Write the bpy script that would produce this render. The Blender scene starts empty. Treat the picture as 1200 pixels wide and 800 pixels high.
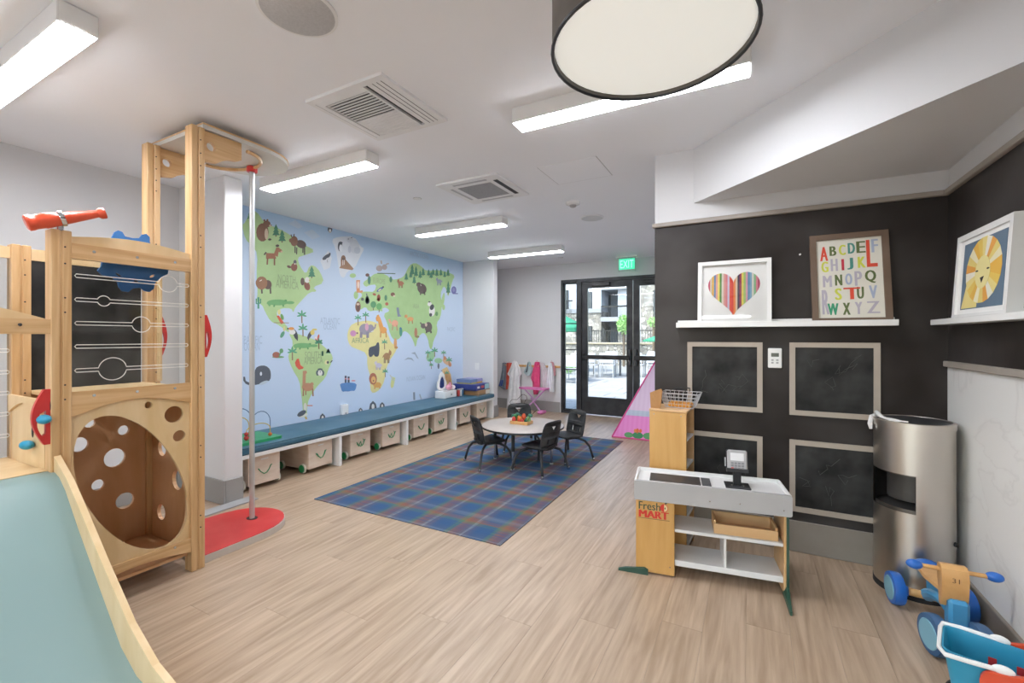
import bpy, bmesh, math, random
from mathutils import Vector, Matrix
from mathutils.geometry import tessellate_polygon
random.seed(7)
SC = bpy.context.scene
COL = SC.collection
PI = math.pi

# ------------------------------------------------------------------ camera, world, sun, exposure
FPX, CX, HY, CAMH, YAW = 522.0, 600.0, 395.0, 1.39, math.radians(28.2)
CEIL = 2.74
cd = bpy.data.cameras.new('camera'); cam = bpy.data.objects.new('camera', cd); COL.objects.link(cam)
cd.sensor_width = 36.0; cd.lens = FPX / 1200 * 36; cd.shift_y = -(400 - HY) / 1200
cd.clip_start = 0.02; cd.clip_end = 300
cam.location = (0, 0, CAMH); cam.rotation_euler = (PI / 2, 0, YAW)
SC.camera = cam
w = bpy.data.worlds.new('world'); SC.world = w; w.use_nodes = True
nt = w.node_tree; bg = nt.nodes['Background']
sky = nt.nodes.new('ShaderNodeTexSky'); sky.sky_type = 'NISHITA'; sky.sun_disc = False
sky.sun_elevation = math.radians(55); sky.sun_rotation = math.radians(200); sky.air_density = 1.2; sky.dust_density = 2.0
nt.links.new(sky.outputs[0], bg.inputs[0]); bg.inputs[1].default_value = 0.45
sd = bpy.data.lights.new('sun', 'SUN'); sun = bpy.data.objects.new('sun', sd); COL.objects.link(sun)
sd.energy = 4.2; sd.angle = math.radians(3); sd.color = (1, .96, .9)
sun.rotation_euler = Vector((0.45, 0.55, -1.0)).to_track_quat('-Z', 'Y').to_euler()
LIGHT_E, DRUM_E = 32.0, 0.26
SC.view_settings.view_transform = 'Standard'; SC.view_settings.look = 'None'
SC.view_settings.exposure = 0.82; SC.view_settings.gamma = 1.0; SC.view_settings.use_curve_mapping = False

# ------------------------------------------------------------------ pixel directions (1200x800 photograph)
FW = (-math.sin(YAW), math.cos(YAW)); RT = (math.cos(YAW), math.sin(YAW))
def ray(u, v):
    a = (u - CX) / FPX
    return (FW[0] + a * RT[0], FW[1] + a * RT[1], (HY - v) / FPX)
def onz(u, v, z=0.0):
    d = ray(u, v); t = (z - CAMH) / d[2]; return Vector((t * d[0], t * d[1], z))
def onx(u, v, x):
    d = ray(u, v); t = x / d[0]; return Vector((x, t * d[1], CAMH + t * d[2]))
def ony(u, v, y):
    d = ray(u, v); t = y / d[1]; return Vector((t * d[0], y, CAMH + t * d[2]))

# ------------------------------------------------------------------ materials
def lin(h):
    h = h.lstrip('#'); out = []
    for i in (0, 2, 4):
        c = int(h[i:i+2], 16) / 255
        out.append(c / 12.92 if c <= .04045 else ((c + .055) / 1.055) ** 2.4)
    return tuple(out) + (1,)
def mix(a, b, t): return tuple(a[i] * (1 - t) + b[i] * t for i in range(3)) + (1,)
def newmat(name):
    m = bpy.data.materials.new(name); m.use_nodes = True
    return m, m.node_tree.nodes, m.node_tree.links, m.node_tree.nodes['Principled BSDF']
MC = {}
def mat(name, col, rough=.5, metal=0.0, var=.06, scale=6.0, bump=0.0, coat=0.0, spec=.5):
    if name in MC: return MC[name]
    m, N, L, p = newmat(name)
    c = lin(col) if isinstance(col, str) else col
    tc = N.new('ShaderNodeTexCoord'); no = N.new('ShaderNodeTexNoise'); no.inputs['Scale'].default_value = scale
    no.inputs['Detail'].default_value = 3
    L.new(tc.outputs['Object'], no.inputs['Vector'])
    r = N.new('ShaderNodeValToRGB'); r.color_ramp.elements[0].position = .3; r.color_ramp.elements[1].position = .7
    r.color_ramp.elements[0].color = mix(c, (0, 0, 0, 1), var); r.color_ramp.elements[1].color = mix(c, (1, 1, 1, 1), var * .4)
    L.new(no.outputs['Fac'], r.inputs[0]); L.new(r.outputs[0], p.inputs['Base Color'])
    p.inputs['Roughness'].default_value = rough; p.inputs['Metallic'].default_value = metal
    p.inputs['Specular IOR Level'].default_value = spec
    if coat: p.inputs['Coat Weight'].default_value = coat
    if bump:
        b = N.new('ShaderNodeBump'); b.inputs['Strength'].default_value = bump; b.inputs['Distance'].default_value = .01
        n2 = N.new('ShaderNodeTexNoise'); n2.inputs['Scale'].default_value = scale * 12
        L.new(tc.outputs['Object'], n2.inputs['Vector']); L.new(n2.outputs['Fac'], b.inputs['Height']); L.new(b.outputs[0], p.inputs['Normal'])
    MC[name] = m; return m
def wood(name, c1, c2, stretch=(12, 1.2, 12), rough=.45, ring=0.35, rnd=0.0, warp=1.5):
    if name in MC: return MC[name]
    m, N, L, p = newmat(name)
    tc = N.new('ShaderNodeTexCoord'); mp = N.new('ShaderNodeMapping'); mp.inputs['Scale'].default_value = stretch
    L.new(tc.outputs['Object'], mp.inputs['Vector'])
    oi = N.new('ShaderNodeObjectInfo')
    ml = N.new('ShaderNodeMath'); ml.operation = 'MULTIPLY'; ml.inputs[1].default_value = 37.0; L.new(oi.outputs['Random'], ml.inputs[0])
    ad = N.new('ShaderNodeVectorMath'); ad.operation = 'ADD'; L.new(mp.outputs[0], ad.inputs[0]); L.new(ml.outputs[0], ad.inputs[1])
    n1 = N.new('ShaderNodeTexNoise'); n1.inputs['Scale'].default_value = 1.0; n1.inputs['Detail'].default_value = 6; n1.inputs['Distortion'].default_value = warp
    n2 = N.new('ShaderNodeTexNoise'); n2.inputs['Scale'].default_value = 4.0; n2.inputs['Detail'].default_value = 4
    L.new(ad.outputs[0], n1.inputs['Vector']); L.new(ad.outputs[0], n2.inputs['Vector'])
    mx = N.new('ShaderNodeMix'); mx.data_type = 'FLOAT'; mx.inputs[0].default_value = ring
    L.new(n1.outputs['Fac'], mx.inputs[2]); L.new(n2.outputs['Fac'], mx.inputs[3])
    r = N.new('ShaderNodeValToRGB'); e = r.color_ramp.elements
    e[0].position = .35; e[0].color = lin(c2); e[1].position = .62; e[1].color = lin(c1)
    L.new(mx.outputs[0], r.inputs[0])
    src = r.outputs[0]
    if rnd:
        hs = N.new('ShaderNodeHueSaturation'); mr = N.new('ShaderNodeMapRange')
        mr.inputs[3].default_value = 1 - rnd; mr.inputs[4].default_value = 1 + rnd
        L.new(oi.outputs['Random'], mr.inputs[0]); L.new(mr.outputs[0], hs.inputs['Value']); L.new(src, hs.inputs['Color']); src = hs.outputs[0]
    L.new(src, p.inputs['Base Color']); p.inputs['Roughness'].default_value = rough
    MC[name] = m; return m
def emit(name, col, s):
    m, N, L, p = newmat(name); c = lin(col)
    p.inputs['Base Color'].default_value = c; p.inputs['Emission Color'].default_value = c; p.inputs['Emission Strength'].default_value = s
    MC[name] = m; return m
def glassy(name, col='#ffffff', alpha=.12, rough=.03):
    m, N, L, p = newmat(name); out = N['Material Output']
    t = N.new('ShaderNodeBsdfTransparent'); t.inputs[0].default_value = lin(col)
    g = N.new('ShaderNodeBsdfGlossy'); g.inputs['Roughness'].default_value = rough
    fr = N.new('ShaderNodeFresnel'); fr.inputs[0].default_value = 1.35
    mu = N.new('ShaderNodeMath'); mu.operation = 'ADD'; mu.inputs[1].default_value = alpha * .3; mu.use_clamp = True
    L.new(fr.outputs[0], mu.inputs[0])
    mx = N.new('ShaderNodeMixShader'); L.new(mu.outputs[0], mx.inputs[0]); L.new(t.outputs[0], mx.inputs[1]); L.new(g.outputs[0], mx.inputs[2])
    L.new(mx.outputs[0], out.inputs[0]); MC[name] = m; return m

M_wall = mat('wall_paint', '#dcdcdd', .7, var=.02, scale=2)
M_ceil = mat('ceiling_paint', '#f2f4f8', .8, var=.015, scale=2)
M_white = mat('white_laminate', '#e9e8e6', .4, var=.03)
M_gloss = mat('white_gloss', '#eeeeec', .25, var=.02)
M_dark = mat('chalkboard_paint_wall', '#221915', .45, var=.12, scale=1.6, bump=.05, spec=.25)
M_chalk = mat('chalkboard_slate', '#141413', .55, var=.12, scale=5, spec=.25)
M_trim = mat('taupe_trim', '#a39a90', .5, var=.06)
M_frame = mat('beige_moulding', '#b3a799', .5, var=.06)
M_base = mat('grey_baseboard', '#9c9a97', .45, var=.05)
M_dbase = mat('taupe_baseboard', '#91897f', .4, var=.06)
M_black = mat('black_plastic', '#101115', .5, var=.15, spec=.3)
M_blackm = mat('black_metal', '#1b1c1e', .35, .3, var=.1)
M_chrome = mat('chrome', '#cfd0d2', .15, 1, var=.03)
M_ply = wood('plywood_pale', '#e3c79c', '#d8b886', (5, 5, 1.2), .4, .3)
M_pine = wood('pine_post', '#dcb788', '#c69a66', (16, 16, 1.0), .38, .3)
M_pineh = wood('pine_rail', '#dcb788', '#c69a66', (16, 1.0, 16), .38, .3)
M_plyin = wood('plywood_inside', '#dcb288', '#cf9f70', (3, 3, 1), .5, .3)
M_crate = wood('crate_birch', '#e6d6c6', '#d9c3b0', (2, 2, 9), .5, .4)
M_beech = wood('beech_panel', '#d7a968', '#c99853', (6, 6, .9), .4, .3)
M_beechl = wood('beech_light', '#dcb686', '#cfa370', (1, 8, 8), .4, .3)
M_toywood = wood('toy_wood', '#dfae72', '#d09c5f', (6, 6, 6), .4, .3)
M_plank = wood('oak_plank', '#c2ab93', '#a28a71', (10, .7, 4), .36, .42, rnd=.035, warp=2.6)
M_red = mat('red_plastic', '#cf2420', .35, var=.08)
M_orange = mat('orange_red_plastic', '#dd4a22', .3, var=.08, coat=.3)
M_blue = mat('blue_lacquer', '#2a78c4', .35, var=.08)
M_brightblue = mat('bright_blue_plastic', '#1466c2', .3, var=.08)
M_cyan = mat('cyan_plastic', '#1f95b8', .4, var=.08)
M_lblue = mat('light_blue_plastic', '#4a9fd0', .4, var=.06)
M_greyblue = mat('grey_blue_rubber', '#35618c', .5, var=.1)
M_hub = mat('pale_blue_hub', '#7fb3c6', .5, var=.05)
M_green = mat('green_plastic', '#1d9a5a', .4, var=.1)
M_dgreen = mat('dark_green_board', '#1d4a38', .5, var=.1)
M_teal = mat('teal_vinyl', '#2b6178', .42, var=.12, scale=3, bump=.06)
M_steel = mat('brushed_steel', '#d2ccc4', .33, 1, var=.06, scale=2)
M_grey = mat('grey_plastic', '#a9a9aa', .5, var=.05)
M_pink = mat('pink_plastic', '#ea86c4', .4, var=.05)
M_hotpink = mat('hot_pink_fabric', '#e8407f', .8, var=.12)
M_cloth = mat('white_fabric', '#dedde2', .9, var=.08)
M_glass = glassy('clear_glass', '#f4f8f8', .0)
M_pic = glassy('picture_glazing', '#ffffff', 0.0)
M_acryl = glassy('clear_acrylic', '#f4f4f2', .02, .06)

# ------------------------------------------------------------------ mesh building
class MB:
    def __init__(s): s.v = []; s.f = []; s.m = []; s.cm = 0
    def add(s, vs, fs):
        o = len(s.v); s.v += [tuple(v) for v in vs]; s.f += [tuple(i + o for i in f) for f in fs]; s.m += [s.cm] * len(fs); return s
    def box(s, a, b):
        x0, y0, z0 = [min(a[i], b[i]) for i in range(3)]; x1, y1, z1 = [max(a[i], b[i]) for i in range(3)]
        return s.add([(x0,y0,z0),(x1,y0,z0),(x1,y1,z0),(x0,y1,z0),(x0,y0,z1),(x1,y0,z1),(x1,y1,z1),(x0,y1,z1)],
                     [(3,2,1,0),(4,5,6,7),(0,1,5,4),(1,2,6,5),(2,3,7,6),(3,0,4,7)])
    def rbox(s, a, b, r=.004, M=None):
        lo = [min(a[i], b[i]) for i in range(3)]; hi = [max(a[i], b[i]) for i in range(3)]
        r = min([r] + [(hi[i] - lo[i]) * .45 for i in range(3)])
        vs = []; ix = {}
        for cx in (0, 1):
            for cy in (0, 1):
                for cz in (0, 1):
                    c = (cx, cy, cz)
                    for k in range(3):
                        p = []
                        for i in range(3):
                            q = hi[i] if c[i] else lo[i]
                            if i != k: q += -r if c[i] else r
                            p.append(q)
                        ix[(c, k)] = len(vs); vs.append(Vector(p) if M is None else M @ Vector(p))
        fs = []
        for k in range(3):
            i, j = [q for q in range(3) if q != k]
            for sd_ in (0, 1):
                cs = []
                for (p, q) in ((0,0),(1,0),(1,1),(0,1)):
                    c = [0,0,0]; c[k] = sd_; c[i] = p; c[j] = q; cs.append(ix[(tuple(c), k)])
                fs.append(cs)
        for k in range(3):
            i, j = [q for q in range(3) if q != k]
            for p in (0, 1):
                for q in (0, 1):
                    c0 = [0,0,0]; c0[i] = p; c0[j] = q; c1 = list(c0); c1[k] = 1; c0 = tuple(c0); c1 = tuple(c1)
                    fs.append([ix[(c0, i)], ix[(c1, i)], ix[(c1, j)], ix[(c0, j)]])
        for cx in (0, 1):
            for cy in (0, 1):
                for cz in (0, 1): fs.append([ix[((cx,cy,cz), k)] for k in range(3)])
        return s.add(vs, fs)
    def cyl(s, p0, p1, r, n=16, r2=None):
        return s.tube([p0, p1], [r, r if r2 is None else r2], n)
    def tube(s, path, r, n=8, closed=False, flat=1.0):
        P = [Vector(p) for p in path]; k = len(P); rs = r if isinstance(r, (list, tuple)) else [r] * k
        vs = []; prev = None
        for i in range(k):
            if closed: t = P[(i + 1) % k] - P[i - 1]
            else: t = P[min(i + 1, k - 1)] - P[max(i - 1, 0)]
            t = t.normalized() if t.length > 1e-9 else Vector((0, 0, 1))
            if prev is None:
                a = Vector((0, 0, 1)) if abs(t.z) < .9 else Vector((1, 0, 0)); nrm = t.cross(a).normalized()
            else:
                nrm = prev - t * prev.dot(t); nrm = nrm.normalized() if nrm.length > 1e-9 else t.orthogonal().normalized()
            prev = nrm; bn = t.cross(nrm)
            for j in range(n):
                an = 2 * PI * j / n; vs.append(P[i] + nrm * (rs[i] * math.cos(an)) + bn * (rs[i] * flat * math.sin(an)))
        fs = []
        for i in range(k if closed else k - 1):
            for j in range(n):
                a = i * n + j; b = i * n + (j + 1) % n; i2 = (i + 1) % k
                fs.append((a, b, i2 * n + (j + 1) % n, i2 * n + j))
        if not closed: fs.append(tuple(range(n))[::-1]); fs.append(tuple((k - 1) * n + j for j in range(n)))
        return s.add(vs, fs)
    def lathe(s, prof, n=24, fn=None):
        """prof: (radius, height) list; fn maps (x, y, h) to a point"""
        fn = fn or (lambda x, y, h: (x, y, h)); vs = []; fs = []
        for (r, h) in prof:
            for j in range(n):
                a = 2 * PI * j / n; vs.append(fn(r * math.cos(a), r * math.sin(a), h))
        k = len(prof)
        for i in range(k - 1):
            for j in range(n):
                fs.append((i*n+j, i*n+(j+1)%n, (i+1)*n+(j+1)%n, (i+1)*n+j))
        fs.append(tuple(range(n))[::-1]); fs.append(tuple((k-1)*n+j for j in range(n)))
        return s.add(vs, fs)
    def ball(s, c, r, n=12, m=8):
        r = r if isinstance(r, (list, tuple)) else (r, r, r); vs = []; fs = []
        for i in range(m + 1):
            th = PI * i / m
            for j in range(n):
                a = 2 * PI * j / n
                vs.append((c[0] + r[0]*math.sin(th)*math.cos(a), c[1] + r[1]*math.sin(th)*math.sin(a), c[2] + r[2]*math.cos(th)))
        for i in range(m):
            for j in range(n): fs.append((i*n+j, i*n+(j+1)%n, (i+1)*n+(j+1)%n, (i+1)*n+j))
        return s.add(vs, fs)
    def prism(s, outer, fn, d0, d1, holes=()):
        """flat outline (with holes) in (a, b), extruded from depth d0 to d1; fn(a, b, d) -> point"""
        loops = [list(outer)] + [list(h) for h in holes]
        tris = tessellate_polygon([[Vector((p[0], p[1], 0)) for p in l] for l in loops])
        flat = [p for l in loops for p in l]; n = len(flat)
        vs = [fn(p[0], p[1], d0) for p in flat] + [fn(p[0], p[1], d1) for p in flat]
        fs = [tuple(t) for t in tris] + [tuple(i + n for i in t)[::-1] for t in tris]
        o = 0
        for l in loops:
            k = len(l)
            for i in range(k):
                a = o + i; b = o + (i + 1) % k; fs.append((a, b, b + n, a + n))
            o += k
        return s.add(vs, fs)
    def mesh(s, name, mats, smooth=False, M=None, recalc=True):
        me = bpy.data.meshes.new(name); vs = s.v if M is None else [tuple(M @ Vector(v)) for v in s.v]
        me.from_pydata(vs, [], s.f)
        for m in (mats if isinstance(mats, (list, tuple)) else [mats]): me.materials.append(m)
        if isinstance(mats, (list, tuple)): me.polygons.foreach_set('material_index', s.m)
        me.update()
        if recalc:
            bm = bmesh.new(); bm.from_mesh(me); bmesh.ops.remove_doubles(bm, verts=bm.verts, dist=1e-6)
            bmesh.ops.recalc_face_normals(bm, faces=bm.faces); bm.to_mesh(me); bm.free()
        if smooth:
            me.polygons.foreach_set('use_smooth', [True] * len(me.polygons)); 
            me.set_sharp_from_angle(angle=math.radians(35))
        me.update(); return me
MAT = {}
def build(name, mb, mats, parent=None, smooth=False, world=True, recalc=True):
    """link as one mesh object; world=True means the vertices are world coordinates"""
    M = MAT[parent.name].inverted() if (parent is not None and world and parent.name in MAT) else None
    o = bpy.data.objects.new(name, mb.mesh(name, mats, smooth, M, recalc)); COL.objects.link(o)
    if parent is not None:
        o.parent = parent
        if parent.name in MAT: MAT[o.name] = MAT[parent.name]
    return o
def tag(o, label=None, cat=None, group=None, kind=None):
    if label: o['label'] = label
    if cat: o['category'] = cat
    if group: o['group'] = group
    if kind: o['kind'] = kind
    return o
def thing(name, label, cat, loc=(0,0,0), rz=0.0, group=None):
    o = bpy.data.objects.new(name, None); COL.objects.link(o); o.location = loc; o.rotation_euler = (0, 0, rz)
    o.empty_display_size = .05
    MAT[o.name] = Matrix.Translation(loc) @ Matrix.Rotation(rz, 4, 'Z'); return tag(o, label, cat, group)
def single(name, mb, mats, label, cat, group=None, smooth=False):
    return tag(build(name, mb, mats, None, smooth), label, cat, group)
def struct(name, mb, m, label=None, parent=None, smooth=False):
    o = build(name, mb, m, parent, smooth)
    if parent is None: tag(o, label, None, None, 'structure')
    return o
def copy_tree(o, parent=None):
    c = o.copy(); COL.objects.link(c); c.parent = parent
    for ch in list(o.children): copy_tree(ch, c)
    return c
def put(o, loc, rz=0.0): o.location = loc; o.rotation_euler = (0, 0, rz); return o
def ellipse(cx, cy, rx, ry, n=28, rot=0.0):
    c, s = math.cos(rot), math.sin(rot)
    return [(cx + rx*math.cos(t)*c - ry*math.sin(t)*s, cy + rx*math.cos(t)*s + ry*math.sin(t)*c) for t in [2*PI*i/n for i in range(n)]]
def rrect(x0, y0, x1, y1, r, n=5):
    out = []
    for (cx, cy, a0) in ((x1-r, y1-r, 0), (x0+r, y1-r, PI/2), (x0+r, y0+r, PI), (x1-r, y0+r, 3*PI/2)):
        for i in range(n + 1): a = a0 + PI/2*i/n; out.append((cx + r*math.cos(a), cy + r*math.sin(a)))
    return out
def arc(c, r, a0, a1, n, fn): return [fn(c[0] + r*math.cos(a0+(a1-a0)*i/n), c[1] + r*math.sin(a0+(a1-a0)*i/n)) for i in range(n+1)]
FX = lambda a, b, d: (d, a, b)      # outline in (y, z), depth along x
FY = lambda a, b, d: (a, d, b)      # outline in (x, z), depth along y
FZ = lambda a, b, d: (a, b, d)      # outline in (x, y), depth along z
def text(name, s, m, parent, size, fn, width=None, depth=.0006, squash=None, font_shift=0, bold=0):
    """a word as flat raised print; fn(a, b, d) -> point; origin at lower left; width fits the run"""
    cu = bpy.data.curves.new(name, 'FONT'); cu.body = s; cu.size = size; cu.resolution_u = 3; cu.offset = font_shift
    t = bpy.data.objects.new(name, cu); me = bpy.data.meshes.new_from_object(t)
    xs = [v.co.x for v in me.vertices]; x0, x1 = min(xs), max(xs)
    k = (width / (x1 - x0)) if width else 1.0
    y0 = min(v.co.y for v in me.vertices); y1 = max(v.co.y for v in me.vertices)
    ky = (squash / (y1 - y0)) if squash else 1.0
    Mi = MAT[parent.name].inverted() if parent.name in MAT else Matrix()
    if bold:
        b_ = MB(); vs = [v.co.copy() for v in me.vertices]; fs = [tuple(p_.vertices) for p_ in me.polygons]
        k = ((width - 2*bold) / (x1 - x0)) if width else 1.0
        for i_ in range(5):
            b_.add([Mi @ Vector(fn((v.x - x0) * k + bold + bold*(i_ - 2)/2, (v.y - y0) * ky, depth + .00004*i_)) for v in vs], fs)
        bpy.data.meshes.remove(me); me = b_.mesh(name, m, recalc=False)
    else:
        for v in me.vertices: v.co = Mi @ Vector(fn((v.co.x - x0) * k, (v.co.y - y0) * ky, depth))
    me.materials.clear(); me.materials.append(m); me.update()
    o = bpy.data.objects.new(name, me); COL.objects.link(o); o.parent = parent
    bpy.data.objects.remove(t); bpy.data.curves.remove(cu); return o

# ------------------------------------------------------------------ the setting
XL, XR, YD, YB = -4.57, 1.0, 3.43, 7.68
XD = -0.63                                   # end of the dark wall
b = MB().box((-5.2, -3.2, -.08), (XD, YB + .25, -.006)).box((XD, -3.2, -.08), (XR + .2, YD + .1, -.006))
fl = struct('floor', b, M_plank, 'pale oak plank floor of the playroom')
pw, pl = .182, 1.22
pm = MB().rbox((-pw/2 + .0003, -pl/2 + .0003, -.006), (pw/2 - .0003, pl/2 - .0003, 0), .0005).mesh('plank', M_plank)
rows = {}
for i in range(int((XR - XL) / pw) + 1):
    x = XL + pw * (i + .5); y = -.3 - ((i * .43) % 1) * pl
    top = YB if x < XD else YD
    while y < top:
        y1 = min(y + pl, top); xa, xb = x - pw/2, min(x + pw/2, XR)
        if y1 - y > .05:
            if abs(y1 - y - pl) < 1e-6 and xb == x + pw/2: me = pm
            else: me = MB().rbox((xa - x + .0003, y - (y + y1)/2 + .0003, -.006), (xb - x - .0003, y1 - (y + y1)/2 - .0003, 0), .0005).mesh('plank', M_plank)
            o = bpy.data.objects.new('plank', me); COL.objects.link(o); o.location = (x, (y + y1)/2, 0); o.parent = fl
        y += pl
struct('ceiling', MB().box((-5.2, -3.2, CEIL), (XR + .2, YB + .25, CEIL + .12)), M_ceil, 'flat white painted ceiling')
struct('wall_left', MB().box((XL - .12, -3.2, 0), (XL, YB + .25, CEIL)), M_wall, 'long pale grey wall behind the climbing tower and bench')
b = MB().box((-5.2, -3.3, 0), (-4.0, -3.2, CEIL)).box((.6, -3.3, 0), (XR + .2, -3.2, CEIL)).box((-4.0, -3.3, 2.5), (.6, -3.2, CEIL)).box((-4.0, -3.3, 0), (.6, -3.2, .25))
struct('wall_behind', b, M_wall, 'white wall behind the viewer with openings for added windows')
for k in range(4):  # windows added out of view so daylight fills the room
    x0 = -4.0 + 1.15*k
    fill_window = struct('window_%d' % (k + 2), MB().prism([(x0,.25),(x0+1.15,.25),(x0+1.15,2.5),(x0,2.5)], FY, -3.28, -3.22, [[(x0+.05,.3),(x0+1.1,.3),(x0+1.1,2.45),(x0+.05,2.45)]]), M_blackm, 'added unseen window behind the viewer giving daylight fill')
    build('pane', MB().box((x0 + .05, -3.254, .3), (x0 + 1.1, -3.246, 2.45)), M_glass, fill_window)
struct('ground_bounce', MB().box((-40, -40, -.12), (30, -3.31, -.05)), mat('bounce_paving', '#8f8d89', .9), 'added unseen paving behind the viewer that bounces sunlight indoors')  # ground added out of view to bounce sunlight through the rear windows
struct('wall_right', MB().box((XR, -3.2, 0), (XR + .12, YD + .1, CEIL)), M_wall, 'white upper wall on the right')
# back wall with the opening for the doors (x -3.09 .. XD, z 0 .. 2.44)
DX0, DX1, DZ = -3.09, -.80, 2.44
b = MB().box((-4.7, YB, 0), (DX0, YB + .16, CEIL)).box((DX0, YB, DZ), (XD, YB + .16, CEIL)).box((DX1, YB, 0), (XD + .1, YB + .16, DZ))
struct('wall_back', b, M_wall, 'pale back wall around the glass doors')
struct('wall_dark', MB().box((XD, YD, 0), (XR + .12, YD + .1, CEIL)), M_wall, 'wall carrying the dark chalkboard paint')
struct('wall_side', MB().box((XD, YD + .1, 0), (XD + .1, YB + .1, CEIL)), M_wall, 'white side wall running from dark wall to glass doors')
# stub walls at the two ends of the bench
P1X, P2X = -3.85, -3.93
struct('wall_stub', MB().rbox((XL, 2.13, 0), (P1X, 2.28, CEIL), .006), M_wall, 'short white wall stub between climbing tower and bench')
struct('wall_return', MB().rbox((XL, 6.65, 0), (P2X, 6.79, CEIL), .006), M_wall, 'short return wall at the far end of bench')
# dark paint areas (thin skins)
single_dark = struct('wall_chalk_paint', MB().box((XD, YD - .006, .2), (XR, YD, 2.2)).box((XR - .006, -3.2, 1.25), (XR, YD - .006, 2.2)), M_dark, 'dark brown chalkboard paint over the corner walls')
mm, N, L, p = newmat('marble_panel')
tc = N.new('ShaderNodeTexCoord'); n1 = N.new('ShaderNodeTexNoise'); n1.inputs['Scale'].default_value = 1.6; n1.inputs['Detail'].default_value = 9; n1.inputs['Distortion'].default_value = 1.4
L.new(tc.outputs['Object'], n1.inputs['Vector'])
r = N.new('ShaderNodeValToRGB'); e = r.color_ramp.elements
e[0].position = .46; e[0].color = lin('#ecebe8'); e[1].position = .54; e[1].color = lin('#ebe9e6')
k = e.new(.5); k.color = lin('#e3e1de'); k = e.new(.485); k.color = lin('#ebe9e6'); k = e.new(.515); k.color = lin('#ebe9e6')
L.new(n1.outputs['Fac'], r.inputs[0]); L.new(r.outputs[0], p.inputs['Base Color']); p.inputs['Roughness'].default_value = .3
struct('wall_marble', MB().box((XR - .008, -3.2, .13), (XR, YD - .006, 1.222)), mm, 'white veined marble wainscot panel on right wall')
# trims
struct('trim_1', MB().rbox((XD - .015, YD - .03, 2.2), (XR, YD + .02, 2.23), .004), M_trim, 'taupe picture rail along top of the dark wall')
struct('trim_2', MB().rbox((XR - .03, -3.2, 2.2), (XR, YD - .03, 2.23), .004), M_trim, 'taupe picture rail on right wall')
struct('trim_3', MB().rbox((XR - .03, -3.2, 1.222), (XR, YD - .012, 1.255), .004), M_trim, 'taupe cap rail above marble wainscot')
struct('baseboard_dark', MB().rbox((XD, YD - .016, 0), (XR, YD, .2), .004), M_dbase, 'tall taupe baseboard under the dark wall')
struct('baseboard_right', MB().rbox((XR - .022, -3.2, 0), (XR, YD - .016, .14), .004), M_dbase, 'taupe baseboard under marble wainscot')
struct('baseboard_back', MB().rbox((-4.57, YB - .016, 0), (DX0 - .02, YB, .19), .004), M_base, 'grey baseboard on the back wall')
struct('baseboard_stub', MB().rbox((XL, 2.115, 0), (P1X + .015, 2.13, .2), .003).rbox((P1X, 2.13, 0), (P1X + .015, 2.28, .2), .003), M_base, 'grey baseboard around the wall stub by tower')
struct('baseboard_return', MB().rbox((P2X, 6.64, 0), (P2X + .015, 6.8, .2), .003).rbox((XL, 6.79, 0), (P2X + .015, 6.805, .2), .003), M_base, 'grey baseboard on the return wall end')
struct('baseboard_left', MB().rbox((XL, -3.2, 0), (XL + .014, 2.115, .19), .004), M_base, 'grey baseboard behind the climbing tower')
# triangular soffit in the corner
tri = [(-.36, YD), (XR, YD), (XR, 2.05)]
struct('ceiling_soffit', MB().prism(tri, FZ, 2.35, CEIL), M_wall, 'dropped white corner soffit with slanted front face')

# ------------------------------------------------------------------ world-map wall mural (flat print on the left wall)
mm, N, L, p = newmat('mural_sea')
tc = N.new('ShaderNodeTexCoord'); sp = N.new('ShaderNodeSeparateXYZ'); L.new(tc.outputs['Object'], sp.inputs[0])
no = N.new('ShaderNodeTexNoise'); no.inputs['Scale'].default_value = 1.3; no.inputs['Detail'].default_value = 5; L.new(tc.outputs['Object'], no.inputs['Vector'])
m1 = N.new('ShaderNodeMath'); m1.operation = 'MULTIPLY_ADD'; m1.inputs[1].default_value = .5; L.new(no.outputs['Fac'], m1.inputs[0]); L.new(sp.outputs['Z'], m1.inputs[2])
mr = N.new('ShaderNodeMapRange'); mr.inputs[1].default_value = .7; mr.inputs[2].default_value = 3.0; L.new(m1.outputs[0], mr.inputs[0])
r = N.new('ShaderNodeValToRGB'); e = r.color_ramp.elements
e[0].position = 0; e[0].color = lin('#cbdcf2'); e[1].position = 1; e[1].color = lin('#9fcaea'); k = e.new(.62); k.color = lin('#cbdcee')
L.new(mr.outputs[0], r.inputs[0]); L.new(r.outputs[0], p.inputs['Base Color']); p.inputs['Roughness'].default_value = .6
MUX = XL + .0015
mural = thing('wall_mural', 'blue world map mural with cartoon animals above the long bench', 'mural', (XL, 4.46, .4))
build('mural_sheet', MB().box((XL, 2.281, .30), (MUX, 6.649, CEIL - .002)), mm, mural)
ZM = {'a': (270, 230, 2.963), 1: (284, 236, 8), 2: (284, 320, 8), 3: (284, 400, 7.27), 4: (360, 255, 8.89), 5: (400, 350, 6.67), 6: (420, 290, 8.57), 7: (460, 360, 7.27)}
def pmat(h): return mat('print_' + h.strip('#'), mix(lin(h), (1, 1, 1, 1), .06), .6, var=.05, scale=9)
def smooth_loop(P, it=1):
    for _ in range(it):
        Q = []
        for i in range(len(P)):
            a, c = P[i], P[(i + 1) % len(P)]
            Q += [(a[0]*.75 + c[0]*.25, a[1]*.75 + c[1]*.25), (a[0]*.25 + c[0]*.75, a[1]*.25 + c[1]*.75)]
        P = Q
    return P
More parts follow.
